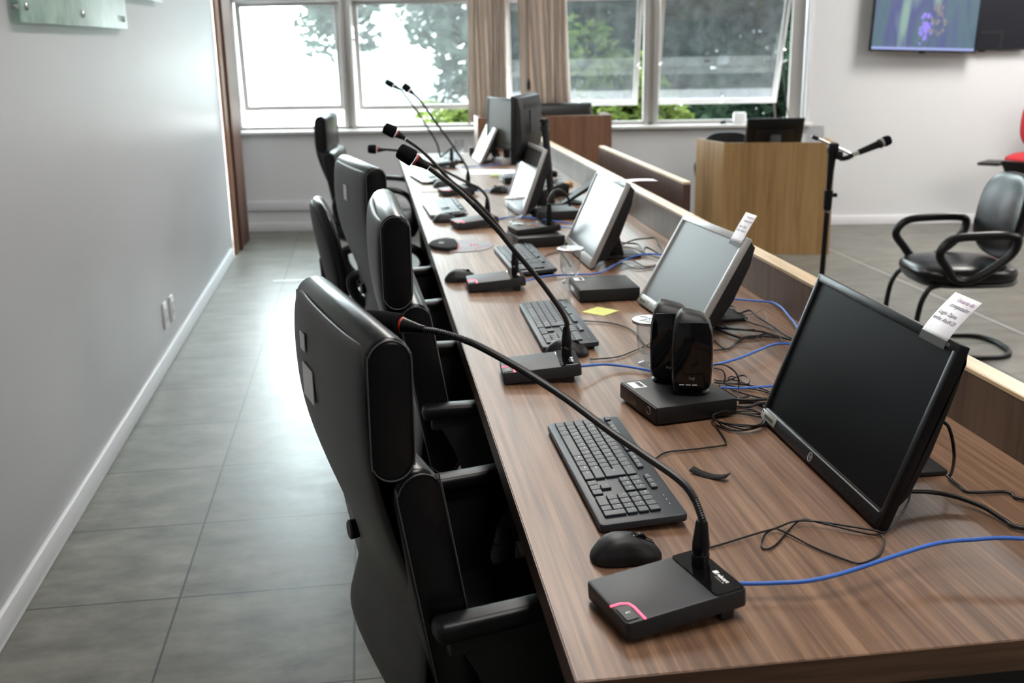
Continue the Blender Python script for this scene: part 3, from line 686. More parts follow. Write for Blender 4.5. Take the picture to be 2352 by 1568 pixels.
# ---------------------------------------------------------------- keyboards (user's right = local x, away from user = local y)
KW, KD = .465, .142
KROWS = None
def key_layout():
    u = .0191; x0 = -KW/2+.010; K = []
    yr = [-.050, -.0315, -.013, .0055, .024]        # modifier row .. digit row
    def row(y, widths, texts, h=1):
        x = x0
        for w, t in zip(widths, texts):
            if t is not None: K.append((x+w*u/2, y, w*u-.0022, .0166*h, t))
            x += w*u
    row(yr[4], [1]*13+[2], list("'1234567890-=")+['<'])
    row(yr[3], [1.5]+[1]*12+[1.5], ['Tab']+list("QWERTYUIOP")+["'", '[']+[None])
    row(yr[2], [1.75]+[1]*12, ['Caps']+list("ASDFGHJKL")+['C', '~', ']'])
    row(yr[1], [1.25]+[1]*11+[2.75], ['Shift', '\\']+list("ZXCVBNM")+[',', '.', ';']+['Shift'])
    row(yr[0], [1.25, 1.25, 1.25, 5.6, 1.25, 1.25, 1.25, 1.9], ['Ctrl', 'Fn', '#', ' ', 'Alt', 'Gr', 'Menu', 'Ctrl'])
    K.append((x0+14.12*u, (yr[3]+yr[2])/2, 1.62*u-.0022, .0166+.0185, 'Enter'))
    fx = x0
    for g in (['Esc'], ['F1', 'F2', 'F3', 'F4'], ['F5', 'F6', 'F7', 'F8'], ['F9', 'F10', 'F11', 'F12']):
        for t in g: K.append((fx+u*.47, .046, u*.86, .0105, t)); fx += u*.93
        fx += u*.52
    nx = x0+15.35*u
    for i, t in enumerate(('Prt', 'Scr', 'Brk')): K.append((nx+u*(i+.5), .046, u-.0025, .0105, t))
    for j, r in enumerate((('Ins', 'Hm', 'Up'), ('Del', 'End', 'Dn'))):
        for i, t in enumerate(r): K.append((nx+u*(i+.5), yr[4-j], u-.0022, .0166, t))
    K.append((nx+u*1.5, yr[1], u-.0022, .0166, '^'))
    for i, t in enumerate('<v>'): K.append((nx+u*(i+.5), yr[0], u-.0022, .0166, t))
    px = nx+3.35*u
    for j, r in enumerate((('Num', '/', '*', '-'), ('7', '8', '9', None), ('4', '5', '6', '+'), ('1', '2', '3', None))):
        for i, t in enumerate(r):
            if t: K.append((px+u*(i+.5), yr[4-j], u-.0022, .0166, t))
    K.append((px+u*1, yr[0], 2*u-.0022, .0166, '0')); K.append((px+u*2.5, yr[0], u-.0022, .0166, '.')); K.append((px+u*3.5, (yr[0]+yr[1])/2, u-.0022, .0351, 'Ent'))
    K.append((px+u*3.5, yr[3], u-.0022, .0166, '.'))
    return K
def keyboard(silver=False):
    t = thing('keyboard', (0, 0, 0), 0, '-', 'keyboard', 'keyboards on the desk')
    TL = RX(RD(3.2))
    if not silver:
        o = [(a, c+.0) for a, c in rrect(KW, KD, .008)]
        MB().prism(o, 0, .013, .003, 2, axis='z', mx=TR((0, 0, .0065)) @ TL).build('body', M_kb, t)
        m = MB()
        for sx in (-.19, .19): m.box((sx, .06, .005), (.035, .012, .010), .002)
        for sx in (-.19, .19): MB().box((sx, .058, .0055), (.035, .012, .0105), .002).build('foot', M_plast, t)
        mk, yoff, z0 = M_key, 0, .0199
    else:
        o = rrect(KW, .155, .03)
        MB().prism(o, 0, .014, .004, 2, axis='z', mx=TR((0, .0, .006)) @ TL).build('body', M_plastm, t)
        pr = [(x, y) for x, y in rrect(KW-.006, .062, .022)]
        MB().prism(pr, 0, .012, .005, 3, axis='z', mx=TR((0, -.060, .009)) @ TL).build('palm_rest', M_silver, t)
        MB().prism(rrect(KW-.006, .022, .008), 0, .006, .002, 2, axis='z', mx=TR((0, .066, .0165)) @ TL).build('top_strip', M_silver, t)
        mk, yoff, z0 = M_key, .012, .021
    names = {}
    Ks = key_layout()
    Ks.sort(key=lambda k: -k[0])
    for n, (x, y, w, h, tx) in enumerate(Ks[:100]):
        m = MB(); m.box((0, 0, .0022), (w, h, .0046), .0009, 1)
        if tx.strip():
            m.cur = 1; sz = .0056 if len(tx) < 2 else .0042
            put_text(m, tx, sz, TR((-w/2+.0022, .0005 if h > .012 else -.001, .00465)))
        k = m.build('key', (mk, M_legend), t, 30); k.location = TL @ V((x, y+yoff, 0)) + V((0, 0, z0)); k.rotation_euler = (RD(3.2), 0, 0)
    if len(Ks) > 100:
        m = MB()
        for (x, y, w, h, tx) in Ks[100:]:
            p = TL @ V((x, y+yoff, 0)) + V((0, 0, z0+.0022)); m.box(p, (w, h, .0046), .0009, 1, mx=TL)
        tag(m.build('key', mk, t, 30), None, None, None, 'stuff')
    if not silver:
        m = MB()
        for i in range(3): m.box((KW/2-.075+i*.017, .052, .0245), (.004, .0012, .0004), mx=None)
        m.build('indicator_mark', M_legend, t, 0)
    return t
KB = keyboard(); KB.location = (.398, 1.72, TZ); KB.rotation_euler = (0, 0, RD(-89.3)); KB['label'] = 'black full-size keyboard nearest the camera, beside the big black monitor'
dup(KB, (.480, 2.725, TZ), RD(-90.8), 'black keyboard second from the camera, behind the second microphone base')
dup(KB, (.522, 3.615, TZ), RD(-88), 'black keyboard third from camera, before the third monitor and lidded glass')
KS = keyboard(True); KS.location = (.345, 4.87, TZ); KS.rotation_euler = (0, 0, RD(-88)); KS['label'] = 'black keyboard with silver palm rest, nearer of the two silver-edged ones'
dup(KS, (.352, 6.05, TZ), RD(-82), 'black keyboard with silver palm rest, farther down the desk by a pale pad')
dup(KB, (.535, 7.06, TZ), RD(-88), 'pale-looking glare-lit keyboard at the far window end of the desk')

# ---------------------------------------------------------------- mice
def mouse():
    t = thing('computer_mouse', (0, 0, 0), 0, '-', 'mouse', 'computer mice on the desk')
    vs = []; fs = []; NU, NV = 28, 10
    def prof(x): # x -1 (palm) .. 1 (front)
        return .036*(1-.62*((x+.25)/1.25)**2 if x > -.25 else 1-.55*((x+.25)/.75)**2)
    rings = []
    for j in range(NV+1):
        v = j/NV; ph = v*pi/2; rings.append([])
        for i in range(NU):
            a = 2*pi*i/NU; ca, sa = cos(a), sin(a)
            ex = math.copysign(abs(ca)**.75, ca); ey = math.copysign(abs(sa)**.8, sa)
            k = cos(ph)**.55 if v < 1 else 0
            x = ex*k; y = ey*k*(1-.10*max(0, 1-abs(x*1.3)))
            z = .003+prof(x)*sin(ph)**.8*1.0
            rings[-1].append(len(vs)); vs.append((x*.054, y*.031*(1.08 if v < .3 else 1), z))
    for a, b in zip(rings, rings[1:]):
        for i in range(NU): k = (i+1) % NU; fs.append((a[i], a[k], b[k], b[i]))
    fs.append(tuple(rings[0][::-1]))
    MB().add(vs, fs).build('body', M_plastm, t, 60)
    MB().cyl((.022, -.0035, .030), (.022, .0035, .030), .0085, n=20, b=.001).build('scroll_wheel', M_plast, t)
    MB().tube(cr([(.008, 0, .0385), (.013, .006, .0362), (.030, .0065, .0288), (.042, .005, .022)], 4)+cr([(.042, -.005, .022), (.030, -.0065, .0288), (.013, -.006, .0362), (.008, 0, .0385)], 4), .0006, 5, closed=True).build('button_groove', M_gloss, t)
    return t
MS = mouse(); MS.location = (.350, 1.405, TZ); MS.rotation_euler = (0, 0, RD(2)); MS['label'] = 'black mouse nearest the camera, beside the first microphone base'
dup(MS, (.462, 2.475, TZ), RD(-20), 'black mouse mostly hidden behind the second microphone base')
dup(MS, (.280, 3.365, TZ), RD(-2), 'black mouse left of the third microphone base')
dup(MS, (.318, 4.55, TZ), RD(4), 'black mouse in front of the silver-edged keyboard and mic base')
dup(MS, (.392, 5.665, TZ+.003), RD(5), 'black mouse on the pale pad far along the desk')
dup(MS, (.66, 5.40, TZ), RD(150), 'black mouse lying left of the upright bright monitor, fourth along')

# ---------------------------------------------------------------- gooseneck microphones
M_micb = mat('microphone_base_plastic', (.022,.024,.029), .48, noise=.08, nscale=250)
def mic(loc, rz, label, neck, head, rs=1.0, led=True, short=None):
    """neck: world points from the socket to the head; head: world points (collar start, ring, foam end)"""
    t = thing('gooseneck_microphone', loc, rz, label, 'microphone', 'gooseneck microphones')
    bw, bl, th = .124, .178, .027; T = TR((0, 0, .020)) @ RX(RD(4.5))
    b = MB().prism(rrect(bw, bl, .007), -.010, .017, .003, 2, axis='z', mx=T).build('base', M_micb, t)
    g = MB(); g.prism(rrect(bw-.003, .044, .005), .0165, .0190, .0006, 1, axis='z', mx=T @ TR((0, .0645, 0))); g.build('gloss_plate', M_gloss, t)
    for sx in (-1, 1): MB().box((sx*.046, .062, .009), (.022, .020, .018), .002).build('foot', M_plastm, t)
    k = MB(); k.prism(rrect(.034, .018, .003), .0165, .0186, .0005, 1, axis='z', mx=T @ TR((.040, -.0765, 0))); kb = k.build('talk_button', M_plast, t)
    ic = MB(); ic.cyl((.040, -.0775, .0187), (.040, -.0775, .0190), .0018, n=8); ic.box((.040, -.074, .0188), (.005, .0009, .0004)); ic.v = [tuple(T @ V(p)) for p in ic.v]; ic.build('microphone_icon', M_white, kb, 0)
    if led:
        l = MB(); P = [T @ V(p) for p in ((.014, -.0885, .0172), (.014, -.074, .0172), (.019, -.0645, .0172), (.030, -.0620, .0172), (.0615, -.0620, .0172))]
        l.tube(P, .0017, 8, flat=.6); l.build('led_strip', M_led, t)
    lg = MB(); LT = T @ TR((.014, .070, .0192))
    put_text(lg, 'relacart', .0085, LT, .15, .0003); put_text(lg, 'Conference Mic', .0034, LT @ TR((.004, -.0048, 0)))
    lg.box(LT @ V((-.005, .003, 0)), (.0075, .0075, .0003)); lg.build('maker_logo', M_white, t, 0)
    inv = PM(t).inverted(); c0 = T @ V((-.020, .066, .019))
    s = MB(); d = V((0, 0, 1))
    s.lathe([(0, 0), (.0125, 0), (.0125, .016), (.0115, .017), (.0115, .022), (.0122, .023), (.0122, .032), (.0118, .034), (.0082, .064), (.0068, .066), (0, .066)], 22, TR(c0)); s.build('connector', M_plast, t)
    lk = MB(); lk.cyl(c0+V((.0118, -.004, .020)), c0+V((.0128, -.0045, .020)), .0022, n=8).cyl(c0+V((-.0118, -.004, .020)), c0+V((-.0128, -.0045, .020)), .0022, n=8); lk.build('connector_pin', M_chrome, t)
    N = [c0+V((0, 0, .062)), c0+V((0, 0, .070))]+[inv @ V(p) for p in neck]
    N = cr(N, 5); n1 = int(len(N)*.16); n2 = int(len(N)*.78); r = .0057*rs
    tb = MB().tube(N[n1:n2+1], r, 10); tb.build('neck_tube', M_cable, t)
    for seg in (N[:n1+1], N[n2:]):        # ribbed flexible ends
        if len(seg) < 2: continue
        L = sum((a-b).length for a, b in zip(seg, seg[1:])); k = max(8, min(130, int(L/.0016)))
        Q = []; acc = [0]
        for a, b in zip(seg, seg[1:]): acc.append(acc[-1]+(b-a).length)
        for i in range(k+1):
            d = L*i/k; j = max(0, min(len(seg)-2, next((q for q in range(len(acc)-1) if acc[q+1] >= d), len(seg)-2)))
            Q.append(seg[j].lerp(seg[j+1], (d-acc[j])/max(1e-9, acc[j+1]-acc[j])))
        MB().tube(Q, [r*(1.0 if i % 2 else .86) for i in range(k+1)], 10).build('flexible_neck', M_cable, t)
    a, rg, e = [inv @ V(p) for p in head]
    q = (rg-a).to_track_quat('Z', 'Y').to_matrix().to_4x4(); L = (rg-a).length
    hd = MB().lathe([(0, -.002), (.0066*rs, 0), (.0068*rs, L*.2), (.0125*rs, L*.92), (.0125*rs, L), (0, L)], 20, TR(a) @ q).build('microphone_head', M_plast, t)
    MB().lathe([(.0126*rs, 0), (.0132*rs, .001), (.0132*rs, .0035), (.0126*rs, .0045)], 20, TR(a) @ q @ TR((0, 0, L-.004))).build('led_ring', M_red, hd)
    q = (e-rg).to_track_quat('Z', 'Y').to_matrix().to_4x4(); L = (e-rg).length
    MB().lathe([(0, 0), (.0165*rs, .0), (.0185*rs, .003), (.0180*rs, L*.5), (.0165*rs, L*.86), (.0135*rs, L*.96), (.006*rs, L), (0, L)], 22, TR(rg) @ q @ TR((0, 0, .003))).build('foam_windscreen', M_foam, t)
    return t
MIC = 'black gooseneck microphone base '
mic((.368, 1.252, TZ), RD(-77), 'gooseneck microphone nearest the camera, red-lit button, arching over the first chair',
    [(0.4115, 1.316, 0.8996), (0.3653, 1.3653, 0.9285), (0.3241, 1.4059, 0.9524), (0.2704, 1.4582, 0.9878), (0.2135, 1.508, 1.0194), (0.1568, 1.5535, 1.0458), (0.1289, 1.5739, 1.0548), (0.0971, 1.5958, 1.0611), (0.0744, 1.6106, 1.0626)], [(0.0744, 1.6106, 1.0626), (0.0394, 1.6332, 1.0663), (-0.0197, 1.67, 1.0693)])
mic((.368, 2.31, TZ), RD(-93), 'gooseneck microphone second from the camera, behind the nearest mouse and keyboard', [(0.4321, 2.31, 0.8701), (0.4271, 2.31, 0.8857), (0.4092, 2.31, 0.9172), (0.3698, 2.31, 0.9746), (0.3089, 2.31, 1.0517), (0.2729, 2.31, 1.0981), (0.213, 2.31, 1.1637), (0.1798, 2.31, 1.1943), (0.1304, 2.31, 1.2353)], [(0.1285, 2.31, 1.2363), (0.1012, 2.31, 1.2539), (0.0686, 2.31, 1.2743)])
mic((.378, 3.24, TZ), RD(-91), 'gooseneck microphone third from the camera, reaching toward the window', [(0.4397, 3.24, 0.8527), (0.4321, 3.24, 0.8875), (0.4267, 3.24, 0.8918), (0.4002, 3.24, 0.9312), (0.3594, 3.24, 0.9842), (0.2993, 3.24, 1.0481), (0.2499, 3.24, 1.0869), (0.2017, 3.24, 1.1423), (0.1588, 3.24, 1.1865), (0.1172, 3.24, 1.2174)], [(0.1147, 3.24, 1.22), (0.0895, 3.24, 1.2361), (0.0556, 3.24, 1.2537)])
mic((.430, 4.395, TZ), RD(-79), 'gooseneck microphone fourth along, its head low and level by the chairs', [(0.4857, 4.4, 0.8547), (0.4825, 4.4, 0.8766), (0.4524, 4.4, 0.9102), (0.4078, 4.4, 0.9334), (0.3174, 4.4, 0.983), (0.2718, 4.4, 1.0076), (0.2281, 4.4, 1.0302), (0.1796, 4.4, 1.06), (0.1254, 4.4, 1.0739), (0.0746, 4.4, 1.0807)], [(0.0746, 4.4, 1.0807), (0.0413, 4.4, 1.0817), (0.0064, 4.4, 1.0845)])
mic((.447, 5.40, TZ), RD(-76), 'gooseneck microphone fifth along, neck standing up before the window', [(0.5055, 5.42, 0.8387), (0.4979, 5.42, 0.883), (0.4727, 5.42, 0.9276), (0.4139, 5.42, 1.0185), (0.3556, 5.42, 1.1019), (0.2919, 5.42, 1.1972), (0.2714, 5.42, 1.2252), (0.2383, 5.42, 1.2575)], [(0.2445, 5.42, 1.2511), (0.2259, 5.42, 1.2683), (0.197, 5.42, 1.2941)])
mic((.458, 6.63, TZ), RD(-83), 'thin gooseneck microphone farthest along, rising against the bright window', [(0.4525, 6.64, 0.8147), (0.4449, 6.64, 0.8256), (0.436, 6.64, 0.8791), (0.4113, 6.64, 0.9353), (0.3661, 6.64, 1.0102), (0.3039, 6.64, 1.111), (0.2467, 6.64, 1.1925), (0.2247, 6.64, 1.229)], [(0.2245, 6.64, 1.2239), (0.181, 6.64, 1.2479), (0.1353, 6.64, 1.2745)])

# ---------------------------------------------------------------- monitors
def monitor(x, y, yaw, tilt, w, h, label, bez, body, scr, zb=.007, bw=(.016, .028, .016), stand=True, tagp=True, depth=.05, line=False):
    """bw: side, bottom, top bezel"""
    t = thing('monitor', (x, y, TZ), RD(yaw+90), label, 'monitor', 'monitors on the desk')
    T = TR((0, 0, zb)) @ RX(RD(-tilt)); sd, bt, tp = bw
    B = lambda c, d, r=.003: MB().box((0, 0, 0), d, r, 2, mx=None)
    m = MB()
    def bx(mb, c, d, r=.003): mb.box((0, 0, 0), (1, 1, 1)) if 0 else mb.addbm(_bx(d, r), T @ TR(c))
    def _bx(d, r):
        bm = bmesh.new(); bmesh.ops.create_cube(bm, size=1)
        for v in bm.verts: v.co = V((v.co.x*d[0], v.co.y*d[1], v.co.z*d[2]))
        if r: bmesh.ops.bevel(bm, geom=bm.edges[:], offset=r, segments=2, affect='EDGES', profile=.5)
        return bm
    for c, d in (((-w/2+sd/2, .009, h/2), (sd, .018, h)), ((w/2-sd/2, .009, h/2), (sd, .018, h)), ((0, .009, bt/2), (w-.004, .018, bt)), ((0, .009, h-tp/2), (w-.004, .018, tp))): bx(m, c, d)
    f = m.build('bezel', bez, t)
    m = MB(); bx(m, (0, .007, (h+bt-tp)/2), (w-2*sd+.002, .006, h-bt-tp+.002), 0); m.build('screen', scr, t, 0)
    m = MB(); prof = [(.018, .004), (.018, h-.004), (depth*.75, h-.012), (depth, h*.80), (depth*1.15, h*.45), (depth, h*.20), (depth*.6, .035)]
    m.prism(prof, -w/2+.003, w/2-.003, .006, 2, axis='x', mx=T); m.build('cabinet', body, t)
    if tagp:
        m = MB(); bx(m, (-w/2+.040, -.0006, .013), (.072, .0016, .017), .0006); tg = m.build('asset_tag', M_tag, t)
        m = MB()
        for i in range(16): bx(m, (-w/2+.022+i*.0028, -.0016, .012), (.0014 if i % 3 else .0006, .0003, .006), 0)
        bx(m, (-w/2+.009, -.0016, .017), (.004, .0003, .005), 0); m.build('tag_print', M_plastm, tg, 0)
    if line:
        m = MB(); bx(m, (0, -.0004, bt-.004), (w-2*sd, .0012, .0026), .0004); m.build('chrome_line', M_silver, f)
        m = MB(); R = .0085; c = T @ V((-.014, -.0008, .0125))
        m.lathe([(R*.80, 0), (R, 0), (R, .0006), (R*.80, .0006), (R*.80, 0)], 24, TR(c) @ T.to_3x3().to_4x4() @ RX(pi/2))
        put_text(m, 'hp', R*1.25, T @ TR((-.014, -.0012, .0130)) @ RX(pi/2), .25, .0001, True); m.build('maker_logo', M_silver, f, 0)
        m = MB(); put_text(m, 'V223', .0062, T @ TR((w/2-.038, -.0006, h-.0105)) @ RX(pi/2)); m.build('model_mark', M_grey, f, 0)
        m = MB()
        for i in range(5): bx(m, (.10+i*.022, -.0006, .0085), (.010, .0006, .0018), 0)
        bx(m, (.224, -.0006, .0085), (.002, .0006, .004), 0); m.build('button_mark', M_plastm, f, 0)
    if stand:
        s = MB(); s.prism([(x_, y_+.125) for x_, y_ in rrect(.13, .20, .006)], 0, .009, .002, 2, axis='z'); sb = s.build('stand_base', M_plastm, t)
        m = MB(); m.prism([(.17, .008), (.12, .008), (.055+.35*h*sin(RD(tilt)), .30*h), (.085+.42*h*sin(RD(tilt)), .42*h)], -.035, .035, .004, 2, axis='x'); m.build('stand_neck', M_plastm, t)
    return t, T
m1, T1 = monitor(.753, 1.676, 179.7, 20.1, .521, .311, 'big black monitor with a dark screen, nearest the camera', M_plast, M_plastm, M_screen, line=True, depth=.030)
m2, T2 = monitor(.775, 2.738, 185.2, 29.5, .419, .290, 'silver-framed monitor second from camera with a paper strip, grey screen', M_silver, M_plastm, M_screeng, bw=(.014, .030, .020))
m3, T3 = monitor(.714, 3.656, 180.7, 24.6, .433, .309, 'silver-framed monitor third from the camera, screen white with glare', M_silver, M_plastm, M_screeng, bw=(.014, .034, .020))
m4, T4 = monitor(.636, 4.752, 183.2, 20.3, .396, .310, 'monitor fourth from the camera, glare-white screen behind a lidded glass', M_silver, M_plastm, M_screeng, bw=(.012, .03, .018), tagp=False)
m6, T6 = monitor(.693, 6.917, 181.3, 26, .40, .24, 'farthest small monitor, glare-white, left of the upright pair', M_silver, M_plastm, M_screeng, tagp=False, depth=.035)
mA, TA = monitor(.821, 6.70, 196.3, 3.4, .421, .309, 'upright monitor with olive reflection coloured into its screen, back to back with another', M_plastm, M_plastm, mat('painted_olive_reflection', (.045,.045,.036), .4, noise=.3, nscale=4, spec=.15), zb=.10, bw=(.012, .022, .012), stand=False, tagp=False)  # olive reflection is put into the screen's base colour
MB().box((0, .05, .02), (.16, .14, .04), .004).build('stand_base', M_grey, mA); MB().box((0, .055, .12), (.05, .03, .18), .006).build('stand_neck', M_plastm, mA)
MB().tube(cr([(-.05, .02, .10), (-.03, .0, .06), (-.04, -.05, .01), (-.1, -.09, .006)], 5), .004, 6).build('cable', M_cable, mA)
mB, TB = monitor(.718, 4.985, 159, 1, .46, .30, 'monitor seen from behind, clamped to the black pole arm', M_plastm, M_plastm, M_screen, zb=.21, bw=(.012, .02, .012), stand=False, tagp=False, depth=.045)
MB().prism([(.05, .34), (.056, .34), (.056, .44), (.05, .44)], -.05, .05, .001, 1, axis='x').build('vesa_plate', M_plast, mB)
v = MB()
for k in range(4): v.box((0, .0505, .45+k*.008), (.30, .003, .003))
v.build('vent_ridges', M_plast, mB)
arm = thing('desk_pole', (.845, 4.905, TZ), 0, 'black desk pole with bracket carrying the monitor seen from behind', 'monitor arm')
MB().cyl((0, 0, 0), (0, 0, .012), .045, b=.003).build('pole_base', M_plastm, arm)
MB().cyl((0, 0, .01), (-.030, 0, .385), .0165, b=.002).build('pole', M_plastm, arm)
MB().cyl((-.030, 0, .383), (-.031, 0, .402), .021, b=.004).build('pole_cap', M_plastm, arm)
MB().tube(cr([(-.030, 0, .365), (-.030, .02, .355), (-.02, .045, .352), (-.015, .06, .362)], 5), .020, 8, flat=1.2).build('bracket', M_plastm, arm)

# paper strips taped to the monitor tops
def strip(par, T, x0, w, h, zt, hh, lean, dx, label, lines, sc=1.0):
    t = thing('paper_strip', (0, 0, 0), 0, label, 'paper note', 'paper notes on the monitors'); PMx = PM(par) @ T
    P = []; n = 8
    for i in range(n+1):
        u = i/n; P.append((dx*u, -.0014+lean*u**1.4*hh+(.012 if i else 0)*0, zt+hh*u))
    vs = []; fs = []
    for px, py, pz in P: vs += [PMx @ V((x0-w/2+px, py, pz)), PMx @ V((x0+w/2+px, py, pz))]
    for i in range(n): fs.append((2*i, 2*i+1, 2*i+3, 2*i+2))
    o = MB().add(vs, fs).build('paper', M_paper, t, 60); s = o.modifiers.new('thickness', 'SOLIDIFY'); s.thickness = .0002
    tp = MB().addbm(_cube((w, .0004, .013)), PMx @ TR((x0, -.0012, zt-.003))); tp.build('tape', mat('brown_tape', (.03,.028,.025), .35), t, 0)
    def at(u): 
        i = min(n-1, int(u*n)); a = (vs[2*i]+vs[2*i+1])/2; b = (vs[2*i+2]+vs[2*i+3])/2; q = a.lerp(b, u*n-i)
        X = (vs[2*i+1]-vs[2*i]).normalized(); Y = (b-a).normalized(); Z = X.cross(Y).normalized(); Y = Z.cross(X)
        return Matrix((X, Y, Z)).transposed().to_4x4(), q, Z
    k = MB(); p = MB()
    for u, txt, sz, xo, pink in lines:
        R, q, Z = at(u); mx = TR(q+Z*.0005) @ R @ TR((xo*w, 0, 0))
        put_text(p if pink else k, txt, sz*sc, mx, .35)
    if k.v: k.build('handwriting', M_ink, o, 0)
    if p.v: p.build('handwriting', M_pink, o, 0)
def _cube(d):
    bm = bmesh.new(); bmesh.ops.create_cube(bm, size=1)
    for v in bm.verts: v.co = V((v.co.x*d[0], v.co.y*d[1], v.co.z*d[2]))
    return bm
LN = [(.84, 'Usuario do', .0105, -.22, True), (.70, 'computador:', .0105, -.28, False), (.50, 'Login: Zajma', .0098, -.42, False), (.36, 'senha: Abc8123', .0098, -.46, False)]
strip(m1, T1, .188, .076, .07, .302, .075, .34, .004, 'white handwritten paper strip taped on top of the nearest monitor', LN)
strip(m2, T2, .168, .065, .07, .268, .082, .10, -.014, 'white handwritten paper strip taped on top of the second, silver monitor', LN, .9)
strip(m3, T3, .180, .065, .07, .305, .050, 1.6, .06, 'white paper strip folded back from the third monitor top edge', [])

# ---------------------------------------------------------------- small computers and loudspeakers
def minipc():
    t = thing('mini_computer', (0, 0, 0), 0, '-', 'computer', 'mini computers on the desk')
    MB().box((0, 0, .0215), (.178, .182, .036), .002, 2).build('case', M_plastm, t)       # front faces -x
    f = MB().box((-.0892, 0, .0215), (.004, .178, .032), .0012).build('front_panel', M_plast, t)
    MB().lathe([(.0075, 0), (.0088, 0), (.0088, .0008), (.0075, .0008), (.0075, 0)], 20, TR((-.0911, -.055, .023)) @ RY(-pi/2)).build('power_ring', M_grey, f)
    MB().box((-.0912, .03, .018), (.0006, .05, .012)).build('port_strip', M_gloss, f, 0)
    for sx in (-.07, .07):
        for sy in (-.07, .07): MB().cyl((sx, sy, 0), (sx, sy, .004), .008, n=12).build('rubber_foot', M_plast, t)
    s = MB().box((-.066, .058, .0397), (.030, .040, .0006)).build('label_sticker', M_label, t, 0)
    m = MB()
    for i in range(12): m.box((-.060, .043+i*.0027, .0402), (.010, .0014 if i % 3 else .0007, .0003))
    m.build('barcode', M_plast, s, 0); m = MB()
    for i in range(4): m.box((.0895, -.06+i*.035, .02), (.003, .018, .012), .001)
    m.box((.0895, .075, .02), (.003, .012, .012), .001)
    for i in range(4): MB().box((.0895, -.06+i*.035, .02), (.003, .018, .012), .001).build('port', M_grey, t)
    return t
PC = minipc(); PC.location = (.615, 2.042, TZ); PC.rotation_euler = (0, 0, RD(10)); PC['label'] = 'black mini computer carrying the two loudspeakers'
dup(PC, (.688, 3.075, TZ), 0, 'black mini computer with nothing on it, left of the second monitor')
dup(PC, (.620, 3.965, TZ), RD(8), 'black mini computer under a microphone base, left of third monitor')
dup(PC, (.800, 4.56, TZ), RD(3), 'dark mini computer lying behind the third monitor, by the fourth')
dup(PC, (.815, 5.80, TZ), RD(4), 'pale-fronted mini computer left of the fourth monitor, near green notes')
def speaker():
    t = thing('loudspeaker', (0, 0, 0), 0, '-', 'loudspeaker', 'loudspeakers on the mini computer')
    MB().lathe([(0, 0), (.034, 0), (.036, .003), (.030, .008), (.024, .014), (0, .014)], 28, Matrix.Diagonal((1.05, .95, 1, 1))).build('foot', M_plast, t)
    lv = [(.010, .060, .052, .006), (.016, .074, .066, .012), (.030, .080, .074, .014), (.085, .083, .078, .014), (.130, .080, .074, .014), (.152, .070, .064, .014), (.163, .056, .050, .013), (.168, .044, .038, .012)]
    vs = []; fs = []; N = 24
    for z, w, d, r in lv:
        P = rrect(w, d, r, 5); N = len(P); vs += [(x, y+.006*(z/.168)**2, z - (.010*(x/w) if z > .15 else 0)) for x, y in P]
    for i in range(len(lv)-1):
        for k in range(N): a = i*N+k; b = i*N+(k+1) % N; fs.append((a, b, b+N, a+N))
    fs += [tuple(range(N-1, -1, -1)), tuple(range((len(lv)-1)*N, len(lv)*N))]
    MB().add(vs, fs).build('cabinet', M_plastm, t, 40)
    # glossy front shield, set off from the matte body by a bright edge
    gl = [(x*.0375, z) for x, z in ((-.85, .018), (.85, .018), (1, .032), (1.03, .085), (.98, .132), (.80, .156), (-.80, .156), (-.98, .132), (-1.03, .085), (-1, .032))]
    MB().prism(gl, -.0415, -.034, .002, 2).build('front_shield', M_gloss, t)
    m = MB()
    for i in range(3): m.box((-.020+i*.013, -.0422, .026), (.010, .0006, .0014))
    m.build('light_bars', M_white, t, 0)
    m = MB(); put_text(m, 'logi', .0085, TR((0, -.0424, .040)) @ RX(pi/2), 0, 0, True); m.build('maker_logo', M_grey, t, 0)
    return t
SP = speaker(); SP.location = (.640, 2.030, TZ+.0395); SP.rotation_euler = (0, 0, RD(-16)); SP['label'] = 'glossy black loudspeaker nearer the camera, three white dashes on its front'
dup(SP, (.617, 2.112, TZ+.0395), RD(-18), 'glossy black loudspeaker farther from camera, half hidden behind its twin', None, ('light_bars',))

# microphone unit lying on the third mini computer
mc = thing('microphone_unit', (.620, 4.00, TZ+.0396), RD(-80), 'microphone base resting on the third mini computer, neck bent backward', 'microphone')
Tm = TR((0, 0, .014)) @ RX(RD(3))
MB().prism(rrect(.124, .178, .007), -.012, .012, .003, 2, axis='z', mx=Tm).build('base', M_plastm, mc)
MB().prism(rrect(.12, .055, .005), .0115, .0138, .0006, 1, axis='z', mx=Tm @ TR((0, .058, 0))).build('gloss_plate', M_gloss, mc)
for i, c in enumerate((M_label, M_orange, M_red)):
    MB().box((-.03+.03*i, -.04+.02*i, .0275), (.018, .012, .001)).build('button', c, mc, 0)
MB().box((-.045, -.05, .026), (.02, .02, .001)).build('silver_label', M_tag, mc, 0)
MB().lathe([(0, 0), (.0125, 0), (.0125, .032), (.0082, .075), (.006, .077), (0, .077)], 18, TR((.0, .062, .028))).build('connector', M_plast, mc)
MB().tube(cr([(0, .062, .10), (0, .064, .125), (-.01, .085, .148), (-.03, .12, .148), (-.05, .155, .12), (-.06, .17, .08)], 6), .0050, 10).build('flexible_neck', M_cable, mc)

